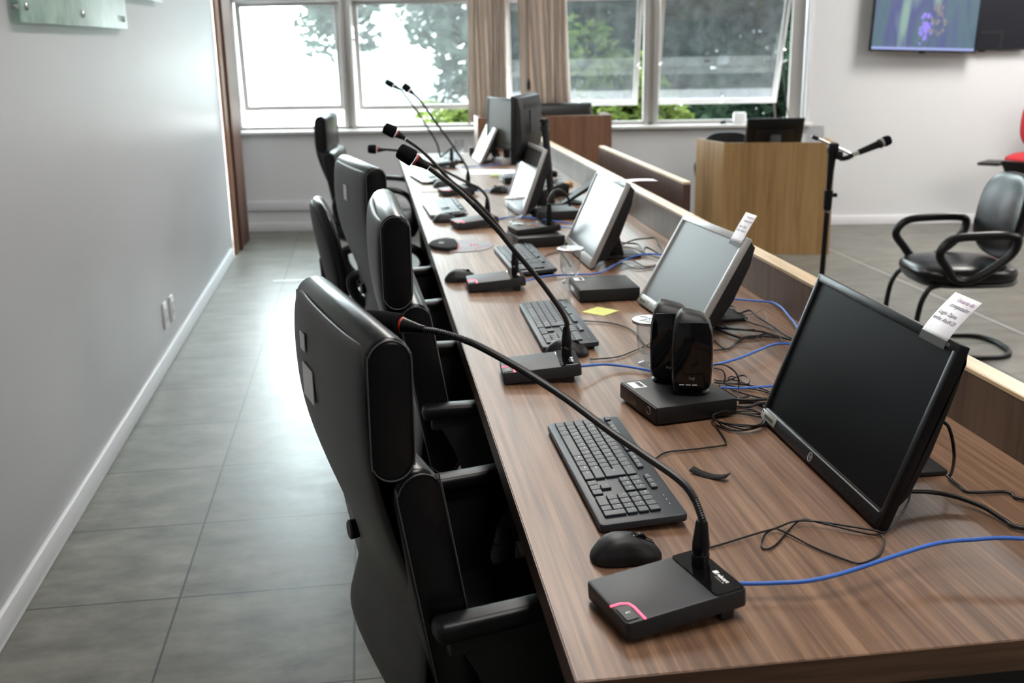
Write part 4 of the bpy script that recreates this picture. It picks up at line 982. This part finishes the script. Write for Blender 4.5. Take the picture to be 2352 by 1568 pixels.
# ---------------------------------------------------------------- tumblers with metal lids
def tumbler():
    t = thing('drinking_glass', (0, 0, 0), 0, '-', 'glass', 'stemmed glasses on the desk')
    pr = [(0, 0), (.0265, 0), (.0275, .003), (.026, .006), (.016, .010), (.0135, .016), (.015, .021), (.024, .027), (.0305, .036), (.0325, .060), (.0335, .108), (.0320, .108), (.0310, .060), (.0290, .038), (.022, .030), (.008, .027), (0, .026)]
    MB().lathe(pr, 36).build('glass_body', M_tumbler, t, 50)
    return t
def lid():
    t = thing('tumbler_cover', (0, 0, 0), 0, '-', 'lid', 'metal lids on the glasses')
    MB().lathe([(0, .0045), (.036, .0045), (.0425, .003), (.044, -.002), (.0435, -.0035), (.0415, .0015), (.036, .003), (0, .003)], 40).build('disc', mat('brushed_lid_metal', (.60,.60,.61), .32, metal=1, noise=.05), t, 50)
    m = MB()
    for k in range(9):
        a = 2*pi*k/9; m.prism([(.012, -.0016), (.030, -.0048), (.033, 0), (.030, .0048), (.012, .0016)], .0046, .0058, .0004, 1, axis='z', mx=RZ(a))
    m.lathe([(0, .0046), (.006, .0046), (.005, .0062), (0, .0065)], 16); m.build('embossed_petals', M_chrome, t)
    return t
G = tumbler(); G.location = (.638, 2.350, TZ); G['label'] = 'clear stemmed glass beside the loudspeakers'
dup(G, (.621, 3.265, TZ), 0, 'clear stemmed glass before the third monitor'); dup(G, (.608, 4.441, TZ), 0, 'clear stemmed glass before the glare-white fourth monitor')
G4 = dup(G, (.622, 7.30, TZ), 0, 'clear stemmed glass standing open at the far end of the desk')
LD = lid(); LD.location = (.638, 2.350, TZ+.1085); LD['label'] = 'metal lid with radial petals on the glass beside the loudspeakers'
dup(LD, (.621, 3.265, TZ+.1085), .4, 'metal lid on the glass before the third monitor'); dup(LD, (.608, 4.441, TZ+.1085), .8, 'metal lid on the glass before the fourth monitor')

# ---------------------------------------------------------------- pads, papers and bits on the desk
mp = thing('mouse_pad', (.335, 3.968, TZ), 0, 'round grey mouse pad with a black wrist rest and red print', 'mouse pad')
MB().lathe([(0, 0), (.121, 0), (.122, .001), (.121, .0025), (0, .003)], 56).build('pad', mat('pad_cloth', (.30,.31,.345), .7), mp)
pts = [(.123*cos(RD(a)), .123*sin(RD(a))) for a in range(112, 250, 6)]
MB().prism(pts+[(-.020, -.075), (-.012, 0), (-.015, .075)], .003, .017, .007, 4, axis='z').build('wrist_rest', M_velcro, mp, 60)
m = MB(); m.tube([(-.040, -.114, .0032), (-.016, -.07, .0032), (-.008, 0, .0032), (-.012, .07, .0032), (-.04, .114, .0032)], .003, 6, flat=.2)
m.tube(cr([(.04, -.112, .0032), (.055, -.06, .0032), (.09, -.03, .0032), (.115, -.02, .0032)], 4), .0018, 6, flat=.2)
for i in range(3): m.box((.038+.012*i, .005, .0032), (.006, .05-.008*i, .0004))
m.build('red_print', mat('pad_red', (.40,.08,.07), .6), mp)
m = MB()
for i in range(3): m.box((.000+.012*i, .0, .0032), (.006, .06-.01*i, .0004))
m.build('dark_print', M_grey, mp, 0)
m = MB(); m.box((-.075, -.008, .0175), (.02, .010, .0004)); m.box((-.075, .012, .0175), (.02, .006, .0004)); m.build('rest_print', M_grey, mp, 0)
tag(MB().prism(rrect(.17, .26, .02), 0, .003, .001, 1, axis='z', mx=TR((.352, 5.64, TZ))).build('mouse_mat', mat('pale_pad', (.52,.47,.44), .7)), 'small pale mouse mat under the far mouse', 'mouse pad')
def flat(name, pts, label, cat, m_, z=TZ+.0003, th=.0006):
    return tag(MB().prism(pts, z, z+th, axis='z').build(name, m_, None, 0), label, cat)
c = V((.634, 2.877)); a = .72
flat('sticky_note', [(c.x+.038*(u*cos(a)-v_*sin(a)), c.y+.038*(u*sin(a)+v_*cos(a))) for u, v_ in ((1, 1), (-1, 1), (-1, -1), (1, -1))], 'yellow sticky note lying on the desk before the second monitor', 'note', M_note)
m = MB()
for k, tx in enumerate(('usar o mouse', 'do computador')): put_text(m, tx, .008, TR((.634, 2.877, TZ+.0012)) @ RZ(-.85) @ TR((-.026, .006-.014*k, 0)), .3)
o = bpy.data.objects['sticky_note']; m.build('handwriting', mat('pale_ink', (.45,.48,.14), .7), o, 0)
flat('paper_sheet', [(.55, 6.23), (.552, 6.47), (.87, 6.40), (.87, 6.17)], 'white paper sheet lying flat near the far upright monitor', 'paper', M_paper)
flat('sticky_note', [(.694, 6.06), (.70, 6.15), (.775, 6.15), (.765, 6.06)], 'small green note on the desk before the pale-fronted computer', 'note', mat('green_note', (.36,.45,.14), .7), th=.008)
vl = MB(); vs = []; fs = []
A0, B0 = V((.542, 1.703, 0)), V((.592, 1.652, 0)); dn = V((.7, .71, 0))*.009
for i in range(9):
    u = i/8; p = A0.lerp(B0, u); z = TZ+.001+.010*(2*u-1)**2*(1.0 if u > .5 else .6); vs += [p-dn+V((0, 0, z)), p+dn+V((0, 0, z+.002))]
for i in range(8): fs.append((2*i, 2*i+1, 2*i+3, 2*i+2))
o = vl.add(vs, fs).build('hook_and_loop_strip', M_velcro, None, 60); s = o.modifiers.new('thickness', 'SOLIDIFY'); s.thickness = .0016; tag(o, 'short curled black hook-and-loop strip between keyboard and big monitor', 'strip')
# desk telephone
ph = thing('desk_telephone', (.865, 5.24, TZ), RD(-75), 'dark desk telephone behind the fourth monitor', 'telephone')
MB().prism([(-.10, 0), (.10, 0), (.10, .06), (.07, .07), (-.10, .022)], -.085, .085, .006, 2, axis='x').build('base', M_plastm, ph)
kp = MB().addbm(_cube((.085, .10, .004)), TR((.035, -.02, .0445)) @ RX(RD(16))).build('keypad_panel', M_silver, ph)
for i in range(3):
    for j in range(4): MB().addbm(_cube((.016, .013, .004)), TR((.012+.024*i, -.052+.022*j, .0385+.0063*j)) @ RX(RD(16))).build('key', M_plastm, ph, 0)
MB().tube(cr([(-.055, -.09, .055), (-.055, -.05, .075), (-.055, .05, .098), (-.055, .09, .095)], 5), [.022]*4+[.016]*8+[.022]*4, 10, flat=.8).build('handset', M_plast, ph)
# black angled stand
an = thing('angled_stand', (1.0, 5.0, TZ), RD(-14), 'black slanted stand with an opening, by the back screen behind third monitor', 'stand')
MB().prism([(-.09, 0), (-.07, 0), (.09, .095), (.085, .105), (.07, .105)], -.13, .13, .003, 1).build('slanted_panel', M_plast, an)
MB().prism([(.075, 0), (.09, 0), (.09, .10), (.075, .10)], -.13, -.09, .002, 1).build('leg', M_plast, an); MB().prism([(.075, 0), (.09, 0), (.09, .10), (.075, .10)], .09, .13, .002, 1).build('leg', M_plast, an)
MB().box((0, -.11, .004), (.18, .03, .008), .002).build('foot_bar', M_plast, an)
tag(MB().box((1.045, 5.545, TZ+.012), (.045, .04, .024), .002).build('cardboard_box', M_orange), 'tiny orange-brown box beside the cable heap near the pole', 'box')
tag(MB().box((.708, 7.30, TZ+.028), (.035, .04, .055), .006).build('black_cup', M_plastm), 'small black cup by the far glass', 'cup')
tag(MB().box((.880, 5.66, TZ+.016), (.10, .12, .032), .006).build('network_box', M_plastm), 'low black network box behind the monitor arm pole', 'network box')
# monitor on the oak desk, seen from behind
pmn, _ = monitor(2.88, 7.40, 80, 28, .40, .235, 'black monitor on the oak desk, seen from behind', M_plast, M_plast, M_screen, tagp=False, depth=.03)
pmn.location.z = .731; pmn.rotation_euler = (0, 0, RD(168))
MB().prism([(.036, .06), (.042, .06), (.042, .16), (.036, .16)], -.13, .13, .001, 1, axis='x', mx=TR((0, 0, .007)) @ RX(RD(-28))).build('back_panel', M_plastm, pmn)
# microphone stand
ms = thing('microphone_stand', (2.145, 4.80, 0), 0, 'black floor microphone stand with short boom in front of the oak desk', 'microphone stand')
MB().lathe([(0, 0), (.13, 0), (.135, .008), (.12, .018), (.03, .03), (.018, .05), (0, .05)], 36).build('round_base', M_plast, ms)
MB().cyl((0, 0, .03), (.013, 0, .70), .0125).build('lower_tube', M_plast, ms)
MB().cyl((.013, 0, .695), (.015, 0, .790), .019, .021, b=.003).build('clutch', M_plast, ms); MB().cyl((.013, 0, .683), (.0132, 0, .692), .0145).build('chrome_collar', M_chrome, ms)
MB().cyl((.02, 0, .765), (.055, -.005, .765), .010, b=.002).build('clutch_knob', M_plast, ms)
MB().cyl((.014, 0, .79), (.020, 0, .96), .012, .020).build('upper_tube', M_plast, ms)
MB().box((.022, 0, .985), (.05, .035, .05), .008).build('boom_clamp', M_plast, ms); MB().cyl((.035, -.012, .955), (.062, -.018, .95), .020, b=.004).build('clamp_knob', M_plast, ms)
MB().cyl((-.075, 0, 1.040), (.115, 0, .955), .0062).build('boom_rod', M_chrome, ms); MB().cyl((-.085, 0, 1.044), (-.055, 0, 1.031), .010, b=.002).build('counterweight', M_plast, ms)
MB().tube(cr([(.06, 0, .94), (.07, .005, .935), (.10, 0, .940), (.125, 0, .955)], 4), .012, 8).build('microphone_clip', M_plast, ms)
hm = thing('handheld_microphone', (2.275, 4.80, .957), 0, 'black handheld microphone clipped on the floor stand boom', 'microphone')
MB().cyl((-.012, 0, -.005), (.022, 0, .005), .0118).build('tail', M_tag, hm); MB().cyl((.018, 0, .004), (.125, 0, .043), .0135, .0185).build('handle', M_plast, hm)
q = V((.107, 0, .039)).to_track_quat('Z', 'Y').to_matrix().to_4x4()
MB().lathe([(0, 0), (.021, 0), (.0225, .003), (.0225, .008), (.021, .010), (0, .010)], 24, TR((.118, 0, .0405)) @ q).build('collar_ring', M_plastm, hm)
MB().lathe([(0, 0), (.0215, 0), (.0225, .004), (.0225, .008), (.0215, .010), (0, .010)], 24, TR((.130, 0, .045)) @ q).build('silver_ring', M_silver, hm)
MB().lathe([(0, 0), (.0225, 0), (.0245, .012), (.0235, .028), (.019, .037), (0, .040)], 24, TR((.138, 0, .048)) @ q).build('grille', M_foam, hm)

# ---------------------------------------------------------------- cables
CB = {
 'blue1': [(0.450,1.268,0.774), (0.483,1.262,0.772), (0.524,1.257,0.772), (0.571,1.25,0.775), (0.631,1.259,0.779), (0.715,1.287,0.782), (0.786,1.308,0.784), (0.839,1.307,0.786), (0.913,1.293,0.788), (1.063,1.243,0.775), (1.183,1.273,0.757)],
 'mouse1': [(0.46,1.407,0.753), (0.495,1.415,0.753), (0.586,1.442,0.758), (0.607,1.44,0.756), (0.635,1.385,0.753), (0.666,1.337,0.753), (0.683,1.325,0.753), (0.716,1.343,0.753), (0.743,1.378,0.753), (0.753,1.407,0.753), (0.733,1.407,0.756), (0.676,1.449,0.759), (0.652,1.471,0.757), (0.62,1.445,0.754), (0.581,1.401,0.753), (0.561,1.391,0.753), (0.562,1.41,0.753), (0.58,1.439,0.754), (0.606,1.452,0.757), (0.652,1.459,0.761), (0.741,1.419,0.757), (0.761,1.412,0.754), (0.796,1.441,0.757), (0.838,1.489,0.762), (0.859,1.52,0.768), (0.874,1.545,0.775)],
 'power1': [(0.839,1.508,0.775), (0.889,1.507,0.77), (0.926,1.491,0.765), (0.952,1.458,0.76), (0.962,1.412,0.757), (0.974,1.383,0.757), (1.094,1.323,0.757), (1.174,1.403,0.757)],
 'video1': [(0.88,1.5,0.899), (0.888,1.5,0.897), (0.896,1.49,0.891), (0.906,1.49,0.865), (0.924,1.51,0.826), (0.966,1.583,0.765), (0.967,1.595,0.756), (0.966,1.554,0.755), (0.969,1.527,0.755), (1.021,1.52,0.755), (1.033,1.509,0.755), (1.04,1.486,0.755), (1.14,1.446,0.755)],
 'kb1': [(0.462,1.756,0.754), (0.486,1.76,0.754), (0.521,1.793,0.754), (0.573,1.799,0.754), (0.631,1.807,0.754), (0.645,1.816,0.754), (0.652,1.857,0.754), (0.656,1.91,0.754), (0.662,1.905,0.755), (0.676,1.878,0.756), (0.708,1.875,0.756), (0.734,1.885,0.756), (0.76,1.901,0.755), (0.766,1.931,0.755), (0.744,1.953,0.756), (0.72,1.966,0.757), (0.689,1.972,0.758), (0.665,1.951,0.758), (0.665,1.922,0.757), (0.668,1.895,0.757), (0.688,1.871,0.757), (0.721,1.875,0.759), (0.743,1.892,0.76), (0.763,1.913,0.759), (0.762,1.944,0.759), (0.735,1.961,0.758), (0.708,1.967,0.759), (0.677,1.965,0.76), (0.659,1.94,0.761), (0.666,1.911,0.761), (0.677,1.887,0.761), (0.702,1.868,0.76), (0.733,1.878,0.76), (0.749,1.9,0.761), (0.763,1.926,0.762), (0.755,1.956,0.763), (0.725,1.966,0.762), (0.697,1.964,0.762), (0.667,1.956,0.762), (0.655,1.928,0.762), (0.669,1.901,0.764), (0.687,1.881,0.764), (0.716,1.868,0.764), (0.744,1.884,0.763), (0.753,1.91,0.763), (0.759,1.937,0.764), (0.745,1.965,0.765), (0.713,1.969,0.766), (0.687,1.96,0.766), (0.661,1.945,0.765), (0.654,1.915,0.765), (0.675,1.892,0.765), (0.698,1.878,0.766), (0.73,1.871,0.767), (0.776,1.967,0.757), (0.804,2.017,0.757)],
 'spkA': [(0.702,2.072,0.83), (0.715,2.053,0.835), (0.734,2.048,0.825), (0.756,2.075,0.8), (0.764,2.087,0.775), (0.755,2.066,0.757), (0.761,2.036,0.756), (0.808,2.039,0.756)],
 'spkB': [(0.726,2.141,0.8), (0.738,2.123,0.8), (0.746,2.125,0.785), (0.749,2.134,0.765), (0.774,2.132,0.757), (0.814,2.106,0.756), (0.835,2.072,0.756)],
 'loopC': [(0.743,2.189,0.757), (0.764,2.172,0.758), (0.802,2.191,0.762), (0.813,2.182,0.764), (0.813,2.156,0.762), (0.802,2.139,0.759), (0.795,2.169,0.757), (0.777,2.192,0.757), (0.788,2.197,0.76), (0.794,2.169,0.762), (0.79,2.151,0.758), (0.754,2.161,0.757), (0.737,2.171,0.757)],
 'pcA': [(0.742,2.176,0.756), (0.773,2.16,0.756), (0.808,2.138,0.756), (0.833,2.096,0.756), (0.838,2.042,0.756)],
 'pcB': [(0.745,2.156,0.755), (0.747,2.122,0.755), (0.753,2.084,0.755), (0.759,2.063,0.755), (0.781,2.07,0.755)],
 'pcblue': [(0.74,2.135,0.757), (0.771,2.123,0.757), (0.804,2.12,0.757), (0.842,2.122,0.757), (0.88,2.124,0.757)],
 'pcC': [(0.761,2.125,0.755), (0.77,2.105,0.755), (0.798,2.061,0.755), (0.836,2.037,0.755)],
 'pcD': [(0.738,2.031,0.764), (0.764,2.023,0.764), (0.794,2.021,0.764), (0.838,2.018,0.764)],
 'pcE': [(0.725,1.994,0.763), (0.748,1.985,0.763), (0.776,1.999,0.763), (0.823,2.004,0.763)],
 'pcF': [(0.744,2.028,0.757), (0.761,2.028,0.757), (0.777,2.019,0.757), (0.785,1.978,0.757), (0.77,1.928,0.757)],
 'blue2': [(0.46,2.289,0.775), (0.495,2.309,0.77), (0.536,2.331,0.762), (0.585,2.317,0.757), (0.627,2.281,0.756), (0.663,2.26,0.756), (0.719,2.274,0.757), (0.782,2.293,0.76), (0.806,2.29,0.765), (0.847,2.308,0.768), (0.905,2.346,0.772), (0.954,2.389,0.77), (0.988,2.409,0.766), (1.027,2.411,0.762), (1.07,2.381,0.757)],
 'blue3': [(0.995,2.957,0.757), (1.017,2.941,0.757), (1.059,2.905,0.757), (1.115,2.84,0.763), (1.124,2.814,0.765), (1.12,2.745,0.768), (1.102,2.644,0.768), (1.092,2.579,0.765), (1.064,2.473,0.76)],
 'b2a': [(0.946,2.851,0.765), (0.964,2.831,0.765), (0.997,2.803,0.765), (0.995,2.775,0.762), (0.996,2.742,0.76), (1.025,2.739,0.768), (1.026,2.686,0.764), (1.034,2.633,0.76), (1.039,2.576,0.758), (1.041,2.496,0.757), (1.055,2.424,0.757)],
 'b2b': [(0.888,2.634,0.758), (0.894,2.61,0.758), (0.935,2.588,0.758), (0.973,2.567,0.758), (0.995,2.549,0.758), (1.013,2.507,0.758), (1.03,2.47,0.758), (1.061,2.439,0.758)],
 'b2c': [(0.881,2.611,0.756), (0.888,2.601,0.756), (0.917,2.517,0.756), (0.936,2.517,0.756), (0.976,2.522,0.756), (0.996,2.509,0.756), (1.039,2.492,0.756)],
 'b2d': [(0.82,2.425,0.754), (0.854,2.43,0.754), (0.885,2.464,0.754), (0.917,2.491,0.762), (0.941,2.478,0.763), (0.979,2.509,0.764), (1.01,2.483,0.76)],
 'b2e': [(0.848,2.509,0.754), (0.852,2.431,0.754), (0.89,2.467,0.754), (0.947,2.531,0.754), (0.975,2.512,0.754)],
 'b2f': [(0.943,2.801,0.757), (0.983,2.813,0.757), (1.005,2.738,0.757), (0.994,2.681,0.757), (0.999,2.638,0.757), (1.015,2.603,0.757), (1.025,2.538,0.757), (1.002,2.434,0.757)],
 'b2g': [(0.994,2.728,0.76), (1.027,2.715,0.764), (1.065,2.747,0.764), (1.055,2.686,0.76), (1.036,2.635,0.757), (1.031,2.581,0.756)],
 'b2h': [(0.925,2.785,0.758), (0.93,2.753,0.757), (0.916,2.673,0.756), (0.917,2.618,0.757), (0.937,2.568,0.762), (0.975,2.56,0.762)],
 'kb2': [(0.542,2.789,0.754), (0.564,2.77,0.754), (0.63,2.733,0.754), (0.664,2.67,0.754), (0.673,2.593,0.754), (0.667,2.51,0.754), (0.678,2.468,0.754)],
 'mouse2': [(0.506,2.411,0.754), (0.524,2.408,0.754), (0.576,2.416,0.754), (0.632,2.463,0.754), (0.678,2.51,0.754), (0.726,2.562,0.754), (0.782,2.594,0.754)],
 'blue4': [(0.464,3.216,0.772), (0.526,3.293,0.765), (0.582,3.338,0.76), (0.667,3.348,0.757), (0.73,3.34,0.76), (0.798,3.422,0.765), (0.87,3.509,0.77), (0.93,3.541,0.775), (0.984,3.544,0.772), (1.038,3.52,0.765)],
 'kb3': [(0.594,3.659,0.754), (0.638,3.731,0.754), (0.672,3.74,0.754), (0.677,3.656,0.754), (0.667,3.503,0.754)],
 'b3a': [(0.897,3.953,0.762), (0.907,3.884,0.762), (0.941,3.83,0.762), (0.975,3.804,0.762), (0.972,3.734,0.762), (0.959,3.651,0.762), (0.964,3.593,0.762)],
 'b3b': [(0.863,3.769,0.757), (0.899,3.79,0.758), (0.975,3.853,0.768), (1.028,3.839,0.775), (1.051,3.833,0.775), (1.045,3.762,0.765), (1.048,3.717,0.757), (1.038,3.602,0.757)],
 'b3c': [(0.936,3.606,0.756), (0.958,3.646,0.76), (0.981,3.699,0.768), (0.997,3.674,0.764), (1.011,3.624,0.757), (1.023,3.549,0.757)],
 'b3d': [(0.856,3.77,0.757), (0.89,3.798,0.757), (0.939,3.769,0.757), (0.964,3.652,0.757), (0.988,3.557,0.757), (1.014,3.489,0.757)],
 'b3e': [(0.737,3.443,0.756), (0.816,3.593,0.756), (0.84,3.533,0.756), (0.888,3.545,0.756), (0.906,3.428,0.756), (0.938,3.435,0.756), (0.99,3.461,0.756)],
 'b3f': [(0.724,3.429,0.755), (0.794,3.517,0.755), (0.846,3.498,0.755), (0.87,3.404,0.755), (0.916,3.408,0.755), (0.968,3.433,0.755)],
 'b3g': [(0.803,3.573,0.759), (0.877,3.628,0.759), (0.93,3.624,0.759), (1.008,3.615,0.759), (1.045,3.598,0.759)],
 'blue5': [(0.538,4.532,0.757), (0.608,4.575,0.757), (0.655,4.551,0.757), (0.697,4.516,0.757), (0.75,4.443,0.757), (0.796,4.397,0.757), (0.827,4.344,0.757), (0.865,4.257,0.757)],
 'blue6': [(0.752,4.284,0.757), (0.776,4.267,0.757), (0.802,4.239,0.757), (0.836,4.157,0.757)],
 'mouse4': [(0.547,4.524,0.754), (0.591,4.574,0.754), (0.638,4.636,0.754), (0.673,4.678,0.754)],
 'blue7': [(0.539,5.46,0.757), (0.606,5.459,0.757), (0.68,5.508,0.757), (0.72,5.55,0.757), (0.812,5.708,0.757)],
 'blue8': [(0.571,6.57,0.757), (0.681,6.586,0.757), (0.794,6.627,0.757), (0.913,6.693,0.757), (1.013,6.714,0.757)],
 'p1': [(1.032,5.942,0.757), (1.06,5.887,0.765), (1.069,5.739,0.775), (1.057,5.572,0.77), (1.018,5.464,0.762), (1.001,5.562,0.757), (1.01,5.748,0.757), (1.043,5.754,0.767), (1.05,5.614,0.772), (1.037,5.507,0.765)],
 'p2': [(0.985,5.697,0.757), (1.021,5.713,0.768), (1.021,5.529,0.772), (1.016,5.43,0.762), (0.984,5.407,0.757), (0.97,5.481,0.757), (0.966,5.59,0.757)],
 'p3': [(0.953,5.594,0.757), (0.983,5.526,0.76), (1.004,5.464,0.758), (1.042,5.569,0.757), (1.087,5.707,0.757)],
 'ph1': [(0.953,5.796,0.765), (0.97,5.612,0.768), (0.979,5.452,0.765), (0.967,5.31,0.757), (0.928,5.222,0.757), (0.909,5.26,0.757)],
 'ph2': [(0.889,5.145,0.756), (0.91,5.093,0.756), (0.91,4.944,0.756), (0.907,4.818,0.756), (0.921,4.733,0.756)],
 'st1': [(0.836,6.419,0.83), (0.861,6.547,0.79), (0.886,6.54,0.758), (0.894,6.365,0.756), (0.938,6.305,0.756)],
 'ms5': [(0.54,5.587,0.754), (0.581,5.437,0.754), (0.635,5.323,0.754), (0.697,5.373,0.754), (0.744,5.393,0.754)],
 'gl4': [(0.525,4.554,0.754), (0.569,4.704,0.754), (0.613,4.893,0.754), (0.663,5.067,0.754)],
}

def cable(key, r, m_, label, group=None, k=5, name='cable'):
    o = MB().tube([V((min(p.x, 1.128), p.y, max(p.z, TZ+r))) for p in cr(CB[key], k)], r, 8).build(name, m_, None, 60); return tag(o, label, 'cable', group)
NB = 'blue_network_cable'
cable('blue1', .0031, M_blue, 'blue network cable from the nearest microphone sweeping off to the right', k=8, name=NB)
cable('blue2', .0030, M_blue, 'blue network cable from second microphone passing behind the loudspeakers', name=NB)
cable('blue3', .0030, M_blue, 'blue network cable arching along the back screen behind the second monitor', name=NB)
cable('blue4', .0030, M_blue, 'blue network cable from third microphone rising behind the second monitor', name=NB)
cable('blue5', .0029, M_blue, 'blue network cable from the fourth microphone behind its lidded glass', name=NB)
cable('blue6', .0029, M_blue, 'short blue network cable right of the third mini computer', name=NB)
cable('blue7', .0029, M_blue, 'blue network cable from the fifth microphone base', name=NB)
cable('blue8', .0029, M_blue, 'blue network cable at the far end under the small monitor', name=NB)
cable('pcblue', .0028, M_blue, 'blue network cable in the tangle right of the loudspeakers', name=NB)
cable('mouse1', .0017, M_cable, 'thin black mouse cable looping at the foot of the nearest monitor', name='mouse_cable')
cable('power1', .0040, M_cable, 'thick black power cable behind the nearest monitor, right edge', name='power_cable')
cable('video1', .0028, M_cable, 'black cable hanging from the nearest monitor and kinking on the desk', name='monitor_cable')
cable('kb1', .0018, M_cable, 'thin black keyboard cable coiled beside the nearest monitor corner', name='keyboard_cable')
cable('kb2', .0017, M_cable, 'thin black cable from second keyboard curving toward the lidded glass', name='keyboard_cable')
cable('kb3', .0017, M_cable, 'thin black cable from the third keyboard', name='keyboard_cable')
cable('mouse2', .0017, M_cable, 'thin black cable from the second mouse behind the first lidded glass', name='mouse_cable')
cable('mouse4', .0017, M_cable, 'thin black cable beside the fourth microphone base', name='mouse_cable')
cable('spkA', .0016, M_cable, 'thin black speaker cable arching tallest from the nearer loudspeaker', name='speaker_cable')
cable('spkB', .0016, M_cable, 'thin black speaker cable dropping close beside the nearer loudspeaker', name='speaker_cable')
cable('loopC', .0020, M_cable, 'black cable tied in small loops right of the loudspeakers')
for i, kk in enumerate(('pcA', 'pcB', 'pcC')): cable(kk, .0022, M_cable, 'one of the thin black cables in the tangle right of the loudspeakers', 'thin cables right of the loudspeakers')
for kk in ('pcD', 'pcE', 'pcF'): cable(kk, .0034, M_cable, 'one of the thick black plugs leaving the back of the nearest mini computer', 'plug cables of the nearest mini computer')
for kk in ('b2a', 'b2b', 'b2c', 'b2d', 'b2e', 'b2f', 'b2h'): cable(kk, .0030 if kk in ('b2a', 'b2b', 'b2c') else .0020, M_cable, 'one of the black cables tangled on the desk behind the second monitor', 'cables behind the second monitor')
cable('b2g', .0014, M_gcable, 'thin grey wire curling up near the back screen behind the second monitor', name='grey_wire')
for kk in ('b3a', 'b3b', 'b3c', 'b3d', 'b3e', 'b3f', 'b3g'): cable(kk, .0030 if kk in ('b3a', 'b3b', 'b3c') else .0020, M_cable, 'one of the black cables tangled on the desk behind the third monitor', 'cables behind the third monitor')
for kk in ('p1', 'p2', 'p3'): cable(kk, .0042, M_cable, 'one of the black cables heaped on the desk right of the pole', 'cables heaped by the pole')
cable('ph1', .0035, M_cable, 'black cable curving over the desk telephone'); cable('ph2', .0030, M_cable, 'black cable on the desk below the slanted stand')
cable('ms5', .0016, M_cable, 'thin black cable beside the fifth microphone base', name='mouse_cable')
